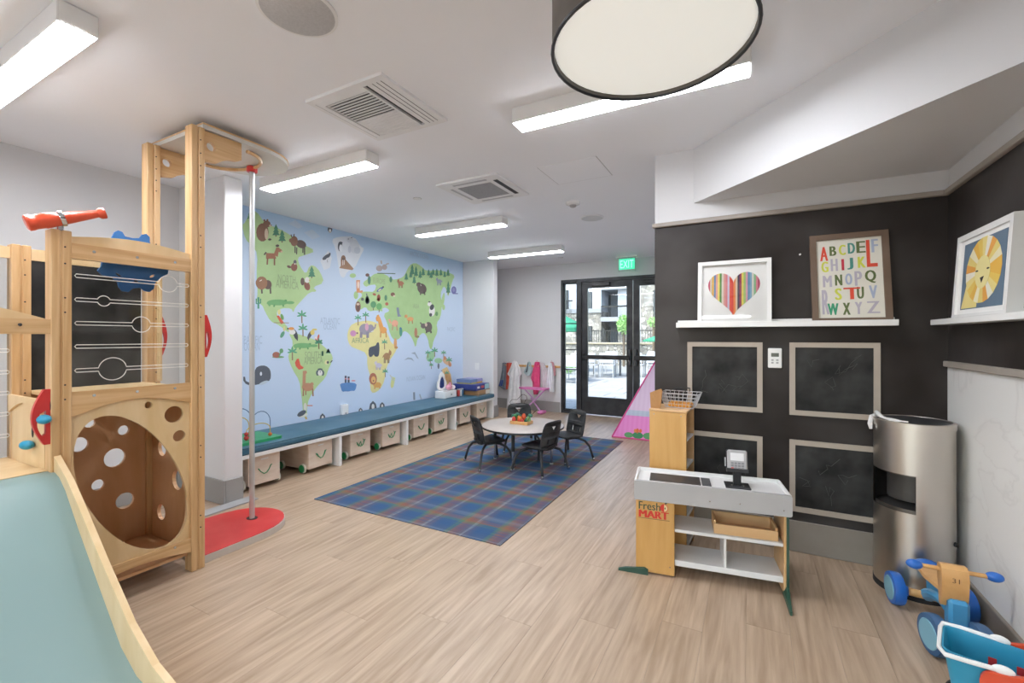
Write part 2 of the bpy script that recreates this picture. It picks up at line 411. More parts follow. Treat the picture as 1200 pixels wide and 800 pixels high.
def fig(name, z, shapes, base=.0012, step=.0004):
    """one printed figure: shapes = (hex, outline in zoom pixels); later shapes lie on earlier ones"""
    u0, v0, s = ZM[z]; cols = []; mb = MB()
    for i, (h, pts) in enumerate(shapes):
        if h not in cols: cols.append(h)
        mb.cm = cols.index(h); x1 = MUX + base + step * i
        loop = []
        for (px, py) in pts:
            q = onx(u0 + px / s, v0 + py / s, MUX); q.y = min(max(q.y, 2.285), 6.645); q.z = min(max(q.z, .32), CEIL - .004); loop.append((q.y, q.z))
        mb.prism(loop, FX, MUX, x1)
    return build(name, mb, [pmat(h) for h in cols], mural)
E_ = lambda cx, cy, rx, ry, rot=0: ellipse(cx, cy, rx, ry, 14, rot)
def LN(x0, y0, x1, y1, w):
    dx, dy = x1 - x0, y1 - y0; l = math.hypot(dx, dy) or 1; nx, ny = -dy / l * w / 2, dx / l * w / 2
    return [(x0+nx, y0+ny), (x1+nx, y1+ny), (x1-nx, y1-ny), (x0-nx, y0-ny)]
GRN, GR2, YEL = '#b4d492', '#abd08c', '#e8df96'
NA = [(40,100),(52,90),(68,52),(90,50),(120,95),(165,110),(210,135),(250,165),(298,190),(255,205),(232,212),(240,240),(262,272),(275,240),(292,240),(312,262),(326,300),(285,315),(302,330),(275,332),(250,358),(225,385),(218,405),(212,388),(180,388),(160,398),(165,425),(195,445),(208,478),(165,444),(140,435),(120,400),(110,375),(90,370),(95,330),(90,280),(95,200),(75,170),(52,150)]
SA = [(200,470),(245,480),(300,500),(335,530),(357,555),(350,580),(340,600),(330,630),(300,660),(280,690),(268,715),(264,768),(254,768),(250,720),(245,680),(240,640),(215,600),(200,560),(205,540),(220,510)]
AF = [(410,460),(425,440),(470,430),(500,435),(530,450),(548,480),(558,510),(582,520),(570,545),(552,570),(540,600),(535,640),(520,670),(495,685),(485,670),(485,620),(475,590),(475,545),(440,530),(415,520),(405,490)]
EU = [(433,390),(438,362),(460,345),(450,332),(475,330),(500,332),(508,305),(482,308),(470,315),(458,300),(480,285),(505,265),(540,270),(560,290),(590,285),(605,275),(620,240),(640,230),(660,240),(680,260),(720,255),(760,265),(780,275),(770,295),(762,330),(755,350),(750,322),(740,310),(728,340),(735,370),(730,420),(715,440),(720,470),(705,500),(700,530),(692,530),(685,490),(670,470),(650,490),(643,528),(635,500),(620,475),(600,465),(592,490),(570,502),(555,480),(545,440),(530,408),(555,398),(540,385),(525,390),(530,400),(505,395),(480,400),(470,382),(450,395)]
GL = [(350,150),(375,140),(430,138),(452,175),(466,180),(450,210),(432,250),(405,260),(395,285),(380,275),(375,240),(365,180)]
for nm, P, h in (('north_america', NA, GRN), ('south_america', SA, '#b8d692'), ('africa', AF, YEL), ('eurasia', EU, GR2), ('greenland', GL, '#dfe5ec')):
    fig('continent', 'a', [(h, smooth_loop(P))], .0008)
for P, h in (([(312,225),(340,188),(352,215),(345,248),(325,256)], '#dde4ec'), ([(200,95),(225,82),(252,105),(235,112)], '#c6d8ea'), ([(255,125),(285,115),(312,140),(285,150)], '#c6d8ea'),
             (ellipse(425,275,11,8,10), GR2), (ellipse(436,343,8,14,10), GR2), ([(560,625),(572,630),(566,662),(556,655)], '#d2dc92'), (ellipse(738,360,5,26,10,.15), GR2),
             (ellipse(722,570,14,9,10), '#9ccf9e'), (ellipse(695,555,14,20,10,.4), '#9ccf9e'), ([(735,600),(752,592),(765,618),(770,650),(748,655),(738,630)], '#e2c27c'), (ellipse(752,575,18,9,10,.6), '#e0b489'),
             (ellipse(740,385,5,10,10), GR2)):
    fig('island', 'a', [(h, P)], .0011)
def pine(z, x, y0, y1, w):
    h = y1 - y0; return fig('pine_tree', z, [('#6f5a45', LN(x, y1 - h*.15, x, y1, w*.16)), ('#2c7f5c', [(x, y0), (x+w*.3, y0+h*.4), (x-w*.3, y0+h*.4)]), ('#3a8f69', [(x, y0+h*.2), (x+w*.4, y0+h*.65), (x-w*.4, y0+h*.65)]), ('#2c7f5c', [(x, y0+h*.42), (x+w*.5, y0+h*.88), (x-w*.5, y0+h*.88)])])
def palm(z, x, y0, y1, w):
    sh = [('#8a6a4a', LN(x, y0, x + w*.02, y1, w*.12))]
    for a in (-.25, .55, 1.57, 2.6, 3.4): sh.append(('#4aa57c', E_(x + w*.27*math.cos(a), y0 - w*.27*math.sin(a), w*.28, w*.09, -a)))
    return fig('palm_tree', z, sh)
def beast(name, z, x, y, w, h, col, leg=None, face=1, head=None):
    leg = leg or col; head = head or col
    sh = [(leg, LN(x - w*.32, y, x - w*.33, y + h*.5, w*.1)), (leg, LN(x + w*.26, y, x + w*.27, y + h*.5, w*.1)), (leg, LN(x - w*.18, y, x - w*.17, y + h*.5, w*.09)), (leg, LN(x + w*.12, y, x + w*.12, y + h*.5, w*.09)),
          (col, E_(x, y, w*.42, h*.27)), (head, E_(x + face*w*.4, y - h*.26, w*.17, h*.19)), (head, E_(x + face*w*.33, y - h*.43, w*.04, h*.09)), (col, LN(x - face*w*.4, y - h*.1, x - face*w*.52, y + h*.08, w*.06))]
    return fig(name, z, sh)
for a in ((1,315,212,330,70),(1,372,265,385,72),(1,68,95,170,45),(1,650,605,718,68)): pine(*a)
for a in ((540,165,280,50),(480,250,330,42),(525,235,305,40),(578,185,295,46),(560,280,365,44),(620,228,310,42),(650,203,285,42),(705,218,285,42),(730,240,310,44),(750,213,280,40),(787,210,290,42),(828,215,285,36),(866,235,300,34),(900,213,290,38),(902,333,468,44)): pine(6, *a)
fig('brown_bear', 1, [('#80502f', E_(188,290,58,86)), ('#80502f', E_(228,212,36,32)), ('#80502f', E_(206,178,9,11)), ('#80502f', E_(234,176,9,11)), ('#d8bfa2', E_(224,305,17,52)), ('#d8bfa2', E_(262,226,13,10)), ('#4c3527', E_(256,356,15,10)), ('#2a2420', E_(270,222,5,4))])
fig('bison', 1, [('#3e3029', LN(494,420,494,482,11)), ('#3e3029', LN(510,430,508,495,10)), ('#3e3029', LN(568,430,566,482,10)), ('#3e3029', LN(582,420,582,500,11)), ('#5b4033', E_(550,400,50,36,.45)), ('#87593a', E_(485,372,34,48)), ('#87593a', E_(455,365,18,20)), ('#4b3a2e', LN(462,335,455,310,7)), ('#4b3a2e', LN(480,335,485,305,7))])
fig('horse', 1, [('#a2633d', [(222,482),(300,486),(318,535),(222,538)]), ('#a2633d', [(292,500),(318,430),(348,432),(330,520)]), ('#a2633d', E_(345,458,30,16,.35)), ('#8a5232', LN(236,530,232,592,13)), ('#8a5232', LN(300,530,300,598,13)), ('#4a3529', LN(222,475,204,500,12)), ('#4a3529', E_(328,415,16,12)), ('#d9b795', E_(366,470,10,9))])
fig('beaver', 1, [('#8a4b31', E_(485,615,30,38)), ('#5d5a5c', E_(493,568,15,20)), ('#6b4a3c', E_(437,612,20,12,.4)), ('#e4d8c8', E_(492,585,7,7))])
fig('buffalo', 2, [('#4c3a32', LN(180,140,184,190,14)), ('#4c3a32', LN(262,130,264,192,14)), ('#5e4033', E_(238,108,36,44)), ('#9a6a43', E_(180,92,54,62)), ('#9a6a43', E_(148,90,24,36)), ('#e8e0d2', LN(160,75,182,62,7))])
fig('eagle', 2, [('#5a4136', E_(564,78,19,36)), ('#8a4a31', E_(606,120,27,42,-.3)), ('#e9e7e2', E_(607,64,22,28)), ('#d9a64a', E_(628,66,7,5))])
fig('cactus', 2, [('#2f9271', LN(150,225,150,332,17)), ('#2f9271', LN(130,238,130,285,10)), ('#2f9271', LN(170,238,170,280,10)), ('#2f9271', LN(128,283,152,290,9)), ('#2f9271', LN(148,285,172,278,9))])
for (cx, cy, k) in ((350, 274, 1.0), (585, 678, .88)):
    fig('crocodile', 2, [('#6fb46c', E_(cx-20*k, cy, 100*k, 28*k)), ('#6fb46c', [(cx-100*k, cy-12*k), (cx-125*k, cy+5*k), (cx-95*k, cy+40*k), (cx-80*k, cy+20*k)]), ('#6fb46c', E_(cx+95*k, cy+2*k, 42*k, 15*k)), ('#5aa35d', LN(cx-50*k, cy+20*k, cx-55*k, cy+42*k, 14*k)), ('#5aa35d', LN(cx+30*k, cy+20*k, cx+35*k, cy+40*k, 14*k)), ('#5aa35d', E_(cx+55*k, cy-18*k, 12*k, 9*k))])
fig('parrot', 2, [('#e5dd8b', E_(345,365,14,26)), ('#62a34d', E_(372,410,14,30,-.3)), ('#df512e', [(320,398),(342,396),(392,468),(362,478)]), ('#8d6d55', LN(295,464,435,466,6))])
fig('hummingbird', 2, [('#4a9c74', E_(375,575,16,34,.5)), ('#d9d48b', E_(392,520,10,24))])
for x, y in ((557,392),(567,518)): palm(2, x, y, y + 76, 85)
palm(2, 715, 645, 708, 70); palm(3, 425, 85, 160, 78); palm(3, 652, 10, 65, 60)
fig('toucan', 2, [('#323a46', E_(498,575,19,50,-.3)), ('#e8e8e6', E_(468,552,30,24)), ('#e59a3b', E_(458,519,28,14)), ('#323a46', E_(426,520,8,8)), ('#323a46', LN(515,590,514,632,9))])
fig('toucan', 2, [('#323a46', E_(632,578,16,44,.45)), ('#e3d06a', E_(656,556,20,24)), ('#e3d06a', E_(676,528,24,9)), ('#323a46', LN(622,590,618,628,8))])
fig('red_bird', 2, [('#df6a4e', E_(712,600,9,28,.2)), ('#e9e4dc', E_(688,605,12,12)), ('#df6a4e', LN(680,615,705,630,8))])
fig('dark_bird', 2, [('#3b4a5c', [(790,730),(806,705),(826,742),(785,745)])])
fig('small_cactus', 2, [('#4c8a62', LN(752,730,752,775,14))])
fig('turtle', 3, [('#6aa36b', E_(305,132,52,9)), ('#a8604a', E_(288,114,32,26)), ('#5da06a', E_(332,80,16,20)), ('#5da06a', LN(325,95,312,125,10))])
fig('whale', 3, [('#474f5c', smooth_loop([(60,360),(100,372),(150,362),(200,345),(238,330),(244,280),(235,235),(200,205),(150,205),(112,225),(100,290)])), ('#474f5c', [(8,300),(22,300),(28,335),(62,352),(55,372),(28,360),(8,332)]), ('#dfe6ee', E_(158,275,9,17)), ('#c3d2e2', E_(180,352,42,12,-.4))])
fig('red_fox', 3, [('#e1522d', [(448,180),(462,150),(480,145),(495,200),(522,222),(515,232),(482,240),(455,210)])])
fig('llama', 3, [('#c78b62', E_(556,388,50,36)), ('#c78b62', LN(528,250,524,395,26)), ('#c78b62', E_(536,262,14,14)), ('#a87048', LN(520,400,518,465,11)), ('#a87048', LN(598,400,602,465,11)), ('#a87048', LN(540,420,540,455,9)), ('#c78b62', E_(592,362,14,14))])
fig('badger', 3, [('#4b5d63', E_(640,268,13,24)), ('#4b5d63', E_(684,268,13,24)), ('#4b5d63', E_(662,238,22,10)), ('#eceae6', E_(662,268,20,24)), ('#4b5d63', E_(662,258,4,6))])
fig('frog', 3, [('#e3dfa2', E_(718,178,18,20)), ('#3d4a4c', E_(728,178,10,12)), ('#3d4a4c', LN(750,180,766,160,9))])
fig('cactus', 3, [('#3b8a76', [(712,100),(733,58),(752,100)])])
fig('cactus', 3, [('#3b8a76', LN(682,85,682,122,16))])
fig('ship', 3, [('#2c3550', LN(880,292,880,352,16)), ('#2c3550', LN(905,298,905,352,16)), ('#e58a95', LN(880,312,880,322,16)), ('#e58a95', LN(905,315,905,325,16)), ('#4a86c6', smooth_loop([(828,358),(905,348),(974,356),(968,395),(955,422),(930,418),(905,426),(880,424),(850,428),(840,395)])), ('#d5828a', E_(945,334,18,6))])
fig('goose', 3, [('#e6e4da', E_(535,560,14,38)), ('#e6e4da', E_(520,630,40,14,-.3)), ('#3d4655', E_(505,612,42,20,-.55)), ('#e0765a', LN(552,545,598,546,8)), ('#d2b25a', LN(540,640,545,662,14))])
for (x, y, k) in ((320,765,1), (452,742,.7), (495,725,1.25), (527,725,.9)):
    fig('penguin', 'a', [('#3a4254', [(x-11*k, y+12*k), (x-8*k, y-4*k), (x, y-12*k), (x+8*k, y-4*k), (x+11*k, y+12*k)]), ('#e8e6e2', E_(x, y+4*k, 4*k, 8*k))])
fig('penguin', 4, [('#333b49', E_(237,120,24,32)), ('#e9e9e9', E_(237,135,12,18)), ('#d9b25a', E_(237,150,10,4))])
fig('penguin', 4, [('#3a4352', E_(342,300,24,52)), ('#e8edf2', E_(350,318,18,40)), ('#3a4352', E_(350,262,18,12))])
fig('polar_bear', 4, [('#d2d9e1', E_(490,300,52,72)), ('#d2d9e1', E_(445,232,34,30)), ('#c4cdd8', E_(520,340,34,36)), ('#3a4352', E_(428,222,6,4)), ('#3a4352', E_(462,208,6,4)), ('#c4cdd8', E_(440,330,16,36))])
fig('walrus', 4, [('#a57b5a', [(350,430),(395,430),(430,470),(482,530),(470,546),(335,525),(350,500)]), ('#8e6749', E_(376,425,24,34)), ('#f0ece2', LN(370,440,370,495,6)), ('#f0ece2', LN(384,440,384,490,6)), ('#6a5246', E_(376,430,14,10))])
fig('puffin', 4, [('#3b4150', E_(200,408,50,20,-.6)), ('#3b4150', E_(234,374,10,9)), ('#d9dde2', E_(212,428,20,10,-.5)), ('#8a8f98', LN(208,440,212,465,5))])
fig('fox', 4, [('#df9459', [(510,650),(550,650),(545,690),(548,780),(515,780),(512,690)]), ('#f1e6da', E_(530,700,9,40)), ('#df9459', E_(560,770,20,12,-.3))])
fig('blue_tit', 4, [('#4b62a8', E_(760,745,44,13,-.6)), ('#2d3340', E_(790,722,9,9)), ('#e5e0ae', E_(755,752,20,6,-.6))])
fig('mushroom', 4, [('#6b4238', E_(627,597,20,17)), ('#3d7e63', E_(645,650,16,45))])
for (x, y) in ((130,150),(190,128)): palm(5, x, y, y + 58, 52)
palm(5, 337, 340, 395, 46); palm(5, 342, 568, 612, 44)
fig('elephant', 5, [('#9a94a4', E_(185,238,46,44)), ('#9a94a4', E_(228,232,26,32)), ('#8b8596', LN(155,260,153,305,20)), ('#8b8596', LN(205,260,205,305,20)), ('#9a94a4', LN(240,245,265,222,12)), ('#9a94a4', LN(262,225,268,198,9)), ('#dba2bb', E_(198,220,14,30)), ('#eceae6', LN(232,258,250,250,6))])
fig('flamingo', 5, [('#d592c2', E_(92,270,24,24)), ('#7a4a5a', E_(124,268,7,7))])
fig('giraffe', 5, [('#e8a145', [(276,130),(290,122),(305,150),(332,228),(302,248)]), ('#e8a145', E_(328,245,27,26)), ('#d08d38', LN(308,255,306,302,8)), ('#d08d38', LN(348,255,350,302,8)), ('#e8a145', E_(282,155,12,22))])
fig('gorilla', 5, [('#313e52', smooth_loop([(212,385),(240,372),(268,366),(278,342),(292,338),(298,370),(297,415),(290,452),(262,452),(252,432),(238,455),(213,452)]))])
beast('antelope', 5, 355, 450, 62, 105, '#a87c49', '#6b5240'); beast('zebra', 5, 290, 520, 55, 70, '#c9c3d8', '#b0a8c4', -1, '#d8d4e2')
fig('lion', 5, [('#e0a548', E_(280,672,32,22)), ('#e0a548', LN(262,680,260,705,9)), ('#e0a548', LN(298,680,300,702,9)), ('#b5653e', E_(247,625,30,46)), ('#e8b560', E_(250,632,18,27)), ('#5a3d2e', E_(250,640,5,6))])
fig('camel', 5, [('#eaa98a', E_(418,192,26,26)), ('#eaa98a', LN(385,190,372,160,14)), ('#c98c72', LN(402,205,398,245,7)), ('#c98c72', LN(432,205,436,248,7))])
fig('peacock', 5, [('#3b9a80', E_(465,258,12,36)), ('#3a6fa0', E_(462,232,8,10))])
fig('owl', 5, [('#7f4d3d', E_(130,62,21,42)), ('#d9c3a8', E_(130,42,13,9)), ('#5a352b', E_(130,75,10,22))])
fig('giraffe', 5, [('#e2a765', E_(422,348,12,42)), ('#c98e4e', E_(428,380,13,10))])
fig('lemur', 5, [('#c2c8c4', LN(380,595,410,640,8)), ('#d7d98e', E_(395,670,10,28))])
for (x, y, c) in ((250,45,'#4f9b63'),(295,60,'#5cae5f')): fig('bush', 5, [('#7a6248', LN(x,y+15,x,y+45,6)), (c, E_(x,y,22,26))])
fig('grey_animal', 5, [('#566073', E_(203,15,18,26))])
for x, y in ((290,5),(355,40)): fig('red_squirrel', 5, [('#b5583a', E_(x,y,13,13))])
fig('seal', 5, [('#8391a6', [(430,70),(448,66),(456,120),(470,138),(440,140)])])
fig('dolphin', 5, [('#9aaec2', [(490,480),(520,458),(550,462),(570,490),(545,474),(520,472)]), ('#9aaec2', [(545,425),(575,415),(605,470),(590,462),(575,435)])])
fig('seal', 5, [('#7f8fa2', LN(568,730,570,790,14))]); fig('seal', 5, [('#a5b2c0', LN(612,745,625,785,9))])
beast('reindeer', 6, 425, 360, 62, 90, '#b3704a', '#94583a', -1)
fig('bear_cub', 6, [('#58483f', E_(638,412,44,54,-.45)), ('#58483f', E_(605,372,24,24)), ('#e3ded6', LN(622,372,632,385,6)), ('#463931', LN(625,450,622,475,11)), ('#463931', LN(660,445,668,475,11))])
beast('wolf', 6, 812, 340, 58, 80, '#8b94a8', '#7a8398', -1)
fig('snail', 6, [('#6a6cae', E_(958,428,26,40)), ('#6a6cae', LN(960,462,998,462,10)), ('#8b8cc6', E_(956,425,12,20))])
fig('panda', 6, [('#eeedea', E_(738,635,30,55)), ('#eeedea', E_(715,568,22,22)), ('#31363c', E_(738,598,20,30,.3)), ('#31363c', E_(725,675,14,18)), ('#31363c', E_(712,545,9,7)), ('#5c9a5a', E_(785,665,14,22))])
fig('squirrel', 6, [('#b2573a', E_(203,505,18,36)), ('#b2573a', E_(160,470,18,12,.4))])
fig('grey_fox', 6, [('#59626f', E_(88,522,18,38)), ('#59626f', LN(85,485,82,460,9)), ('#596a5a', E_(40,518,14,16))])
fig('hedgehog', 6, [('#7d4d38', E_(345,470,22,20)), ('#e3cfb4', E_(358,486,12,8))])
fig('moose', 6, [('#ac9f9b', E_(210,208,32,30)), ('#ac9f9b', E_(262,196,26,28)), ('#b9a898', LN(232,165,228,130,11)), ('#b9a898', LN(275,168,305,160,11)), ('#3d6a54', LN(190,258,370,262,8))])
for (x, y) in ((275,505),(148,570),(325,320)): fig('bush', 6, [('#4d8f68', E_(x, y, 14, 30))])
fig('tiger', 6, [('#e3a15f', E_(520,718,34,22)), ('#e3a15f', E_(478,690,16,18)), ('#b8783f', LN(505,730,503,765,9)), ('#b8783f', LN(540,730,542,765,9))])
fig('black_bear', 7, [('#5d4f4b', E_(305,168,32,44)), ('#5d4f4b', E_(262,158,22,22)), ('#5d4f4b', LN(250,150,236,128,10)), ('#d8c0b0', E_(285,148,10,16)), ('#463a37', LN(290,200,288,220,12)), ('#463a37', LN(325,200,328,220,12))])
fig('meerkat', 7, [('#b97a55', E_(198,215,13,42)), ('#8c7a4a', E_(212,250,16,10))])
for (x, y, w_) in ((300,388,44),(358,370,56),(322,452,38),(435,388,42),(480,450,54),(330,492,36),(462,560,40)): palm(7, x, y, y + w_ * .9, w_)
fig('kangaroo', 7, [('#d9a45e', E_(470,600,26,46,-.3)), ('#d9a45e', E_(445,560,12,16)), ('#c88f4a', LN(485,620,505,660,12))])
for x, y in ((445,432),(490,490)): fig('orangutan', 7, [('#d08a5e', E_(x,y,12,16))])
fig('penguin', 7, [('#7a8494', E_(392,500,9,24))])
TXT = mat('mural_lettering', '#a0b68a', .6); TX2 = mat('mural_sea_lettering', '#b2c5da', .6)
def mtext(s, u0, v0, u1, v1, m, h):
    a, c = onx(u0, v0, MUX), onx(u1, v1, MUX); L_ = math.hypot(c.y - a.y, c.z - a.z)
    text('lettering', s, m, mural, h * 1.3, lambda x, y, d: (MUX + .003 + d, a.y + x, a.z + y), L_, squash=h)
mtext('NORTH', 325.5, 330, 346, 330, TXT, .085); mtext('AMERICA', 323, 336.5, 349.5, 337, TXT, .085)
mtext('SOUTH', 357, 420, 376, 420, TXT, .08); mtext('AMERICA', 356, 427, 378, 427, TXT, .08)
mtext('ATLANTIC', 375, 379, 398, 379, TX2, .075); mtext('OCEAN', 379, 386, 394, 386, TX2, .075)
mtext('PACIFIC', 285.5, 403, 307, 403, TX2, .085); mtext('OCEAN', 285.5, 411, 304, 411, TX2, .085)
mtext('EUROPE', 437, 331, 451, 331, TXT, .07); mtext('ASIA', 484, 361, 491, 361, TXT, .07); mtext('AFRICA', 412, 402, 432, 402, TXT, .07)
mtext('INDIAN OCEAN', 476, 447, 498, 446, TX2, .07); mtext('ARCTIC OCEAN', 480, 299, 502, 303.5, TX2, .07); mtext('PACIFIC', 524, 388, 533, 387, TX2, .07)
def outlet(name, label, fnc, w_=.08, h_=.12, m=None):
    """small wall plate; fnc(a, b, d): across, up, out of the wall"""
    o = build(name, MB().prism(rrect(-w_/2, -h_/2, w_/2, h_/2, .006), fnc, 0, .006), m or M_gloss); tag(o, label, 'wall plate')
    MAT[o.name] = Matrix()
    for dz in (-.028, .028): build('socket', MB().prism(rrect(-.016, dz-.014, .016, dz+.014, .005), fnc, .006, .0085), M_white, o)
    return o
q = onx(402, 480, MUX); b = MB().rbox((MUX, q.y - .05, q.z - .07), (MUX + .05, q.y + .05, q.z + .07), .008)
o = single('outlet_cover', b, M_gloss, 'white box outlet cover on mural just above bench', 'outlet cover'); MAT[o.name] = Matrix()
build('cover_latch', MB().rbox((MUX + .05, q.y - .012, q.z - .05), (MUX + .056, q.y + .012, q.z - .03), .002), M_grey, o)
q = ony(559, 429, 6.65)
outlet('outlet', 'white outlet plate on return wall above the game boxes', lambda a, c, d: (q.x + a, 6.65 - d, q.z + c))

# ------------------------------------------------------------------ bench with wheeled crates
BX = -3.90
bench = thing('storage_bench', 'long white storage bench with teal cushion under the mural', 'bench', ((XL + BX)/2, 4.46, 0))
build('seat_board', MB().rbox((XL + .004, 2.285, .318), (BX, 6.645, .352), .003), M_white, bench)
cu_ = MB().rbox((XL + .006, 2.29, .352), (BX + .004, 6.64, .415), .018)
build('cushion', cu_, M_teal, bench, smooth=True)
build('piping', MB().tube([(BX - .002, 2.31, .411), (BX - .002, 6.62, .411)], .005, 6), M_teal, bench)
YP = [2.297, 3.365, 4.43, 5.50, 6.605]
for y in YP: build('divider', MB().rbox((XL + .01, y - .018, 0), (BX - .004, y + .018, .318), .003), M_white, bench)
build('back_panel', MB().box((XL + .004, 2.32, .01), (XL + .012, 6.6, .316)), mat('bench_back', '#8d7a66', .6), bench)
CRY = [2.553, 3.158, 3.71, 4.205, 4.77, 5.215, 5.853, 6.318]
M_rope = mat('green_rope', '#2f8f57', .7, var=.15, scale=60)
M_tire = mat('pale_tread', '#cfcfc4', .6)
def make_crate():
    c = thing('toy_crate', 'x', 'crate', (0, 0, 0), 0, 'wheeled crates under the bench')
    w2, d, z0, z1, t = .15, .46, .045, .30, .012       # front face at local x=0, goes back to -d
    build('front_panel', MB().rbox((-t, -w2, z0), (0, w2, z1), .002), M_crate, c)
    build('back_panel', MB().rbox((-d, -w2, z0), (-d + t, w2, z1), .002), M_crate, c)
    for s in (-1, 1): build('side_panel', MB().rbox((-d + t, s*w2, z0), (-t, s*(w2 - t), z1), .002), M_crate, c)
    build('bottom_panel', MB().box((-d + t, -w2 + t, z0), (-t, w2 - t, z0 + t)), M_crate, c)
    for x in (-.07, -d + .08):
        for s in (-1, 1):
            wv = build('wheel', MB().lathe([(.04, 0), (.048, .004), (.048, .02), (.04, .024)], 20, lambda a, e, h: (x + a, s*(w2 + .004 + h), .052 + e)), M_tire, c, True)
            build('hub', MB().lathe([(.04, 0), (.036, .003)], 20, lambda a, e, h: (x + a, s*(w2 + .028 + h), .052 + e)), M_green, wv, True)
    build('name_plate', MB().rbox((0, -.035, .262), (.003, .035, .274), .001), M_gloss, c)
    return c
c0 = make_crate()
NTH = ['first', 'second', 'third', 'fourth', 'fifth', 'sixth', 'seventh', 'eighth']
for i, y in enumerate(CRY):
    c = c0 if i == 0 else copy_tree(c0)
    put(c, (-3.965 + random.uniform(-.012, .012), y, 0), random.uniform(-.03, .03) if i != 1 else .05)
    c['label'] = '%s wheeled birch crate under the bench, counted from the wall stub by the tower' % NTH[i]
    a = random.Random(i + 3); dz = a.uniform(-.02, .02); k = a.uniform(1.0, 1.4)
    pts = [(.004, -.05*k, .20 + dz), (.010, -.035*k, .16), (.014, -.012, .135), (.014, .012, .14), (.012, .03*k, .165), (.010, .045*k, .20), (.006, .055*k, .205 + dz*.5)]
    if i in (2, 3, 5): pts = [(.004, -.055, .17), (.012, -.04, .14), (.012, -.01, .19), (.012, .005, .145), (.012, .03, .15), (.010, .045, .20), (.004, .03, .21)]
    build('rope_handle', MB().tube(pts, .0045, 6), M_rope, c, True, world=False)
# bead maze on the bench
q = thing('bead_maze', 'bead maze toy with green base and bent wires on bench end', 'toy', (-4.2, 2.55, .415))
build('base', MB().prism(rrect(-4.40, 2.335, -4.0, 2.76, .03), FZ, .415, .44), M_green, q)
for (x, y0, y1, h, c) in ((-4.28, 2.40, 2.62, .27, '#3b5f8f'), (-4.14, 2.53, 2.72, .24, '#51739a'), (-4.22, 2.36, 2.56, .2, '#d9b94a'), (-4.08, 2.45, 2.68, .14, '#d9b94a')):
    pts = [(x, y0, .44)] + [(x, (y0+y1)/2 - (y1-y0)/2*math.cos(PI*i/10), .44 + h*.55 + h*.45*math.sin(PI*i/10)) for i in range(11)] + [(x, y1, .44)]
    build('wire', MB().tube(pts, .004, 6), mat('wire_' + c[1:], c, .4), q, True)
for (x, y, z, c, r_) in ((-4.08, 2.45, .465, '#c8342c', .022), (-4.08, 2.45, .50, '#c8342c', .018), (-4.08, 2.68, .458, '#e0702c', .018), (-4.14, 2.53, .462, '#3a9a50', .02), (-4.28, 2.40, .465, '#7a2f6a', .022), (-4.22, 2.36, .46, '#e0c43c', .018), (-4.22, 2.36, .495, '#2f6ab0', .016), (-4.28, 2.62, .46, '#d8423a', .018)):
    build('bead', MB().ball((x, y, z), r_, 12, 8), mat('bead_' + c[1:], c, .35), q, True)
# toy vanity, small items and game boxes at far end
q = thing('toy_vanity', 'white toy vanity with blue mirror and drawer on bench', 'toy', (-4.36, 5.86, .415))
build('drawer_box', MB().rbox((-4.46, 5.70, .415), (-4.26, 6.02, .53), .006), M_gloss, q)
dr = build('drawer', MB().rbox((-4.26, 5.74, .43), (-4.252, 5.98, .51), .003), M_white, q)
build('knob', MB().ball((-4.245, 5.86, .47), .012, 8, 6), M_grey, dr, True)
mo = smooth_loop([(5.74, .53), (5.74, .66), (5.79, .70), (5.80, .78), (5.86, .83), (5.92, .78), (5.93, .70), (5.98, .66), (5.98, .53)], 2)
mi = smooth_loop([(5.79, .56), (5.79, .66), (5.82, .72), (5.86, .76), (5.90, .72), (5.93, .66), (5.93, .56)], 1)
fr = build('mirror_frame', MB().prism(mo, FX, -4.455, -4.43, [mi]), M_gloss, q)
build('mirror', MB().prism(mi, FX, -4.452, -4.446), mat('navy_mirror', '#2b3d78', .2), q)
build('finial', MB().ball((-4.44, 5.86, .845), .014, 8, 6), M_grey, fr, True)
q = thing('plush_toy', 'small pink and white plush lying on the toy vanity', 'plush toy', (-4.36, 5.93, .53))
build('body', MB().ball((-4.34, 5.92, .578), (.05, .07, .045)), mat('pink_plush', '#e9a3b6', .9), q, True)
build('head', MB().ball((-4.32, 6.0, .57), (.04, .04, .04)), mat('white_plush', '#efe3e3', .9), q, True)
for dy in (-.015, .02): build('ear', MB().ball((-4.33, 5.93 + dy, .63), (.012, .012, .03), 8, 6), MC['pink_plush'], q, True)
for (y, c, lb) in ((6.07, '#c03a34', 'small red tin beside the toy vanity'), (6.13, '#d8d8d4', 'small white tin between red tin and blue tin'), (6.18, '#27628a', 'small blue tin beside the game boxes')):
    t = thing('toy_tin', lb, 'tin', (-4.26, y, .415)); m_ = mat('tin_' + c[1:], c, .4)
    build('body', MB().lathe([(.022, 0), (.024, .003), (.024, .1), (.022, .104)], 16, lambda a, e, h: (-4.26 + a, y + e, .415 + h)), m_, t, True)
    build('lid', MB().lathe([(.025, 0), (.025, .014), (.02, .017)], 16, lambda a, e, h: (-4.26 + a, y + e, .519 + h)), M_grey, t, True)
def game_box(nm, x0, x1, y0, y1, z0, z1, c, lidc, label, deco):
    t = thing(nm, label, 'box', ((x0+x1)/2, (y0+y1)/2, z0))
    build('tray', MB().rbox((x0 + .004, y0 + .004, z0), (x1 - .004, y1 - .004, z0 + (z1-z0)*.35), .002), mat('box_' + c[1:], c, .55), t)
    build('lid', MB().rbox((x0, y0, z0 + (z1-z0)*.3), (x1, y1, z1), .002), mat('box_' + lidc[1:], lidc, .45), t)
    for (dc, a0, a1, b0, b1) in deco:
        build('printed_panel', MB().box((x1, y0 + (y1-y0)*a0, z0 + (z1-z0)*b0), (x1 + .0012, y0 + (y1-y0)*a1, z0 + (z1-z0)*b1)), mat('box_' + dc[1:], dc, .45), t)
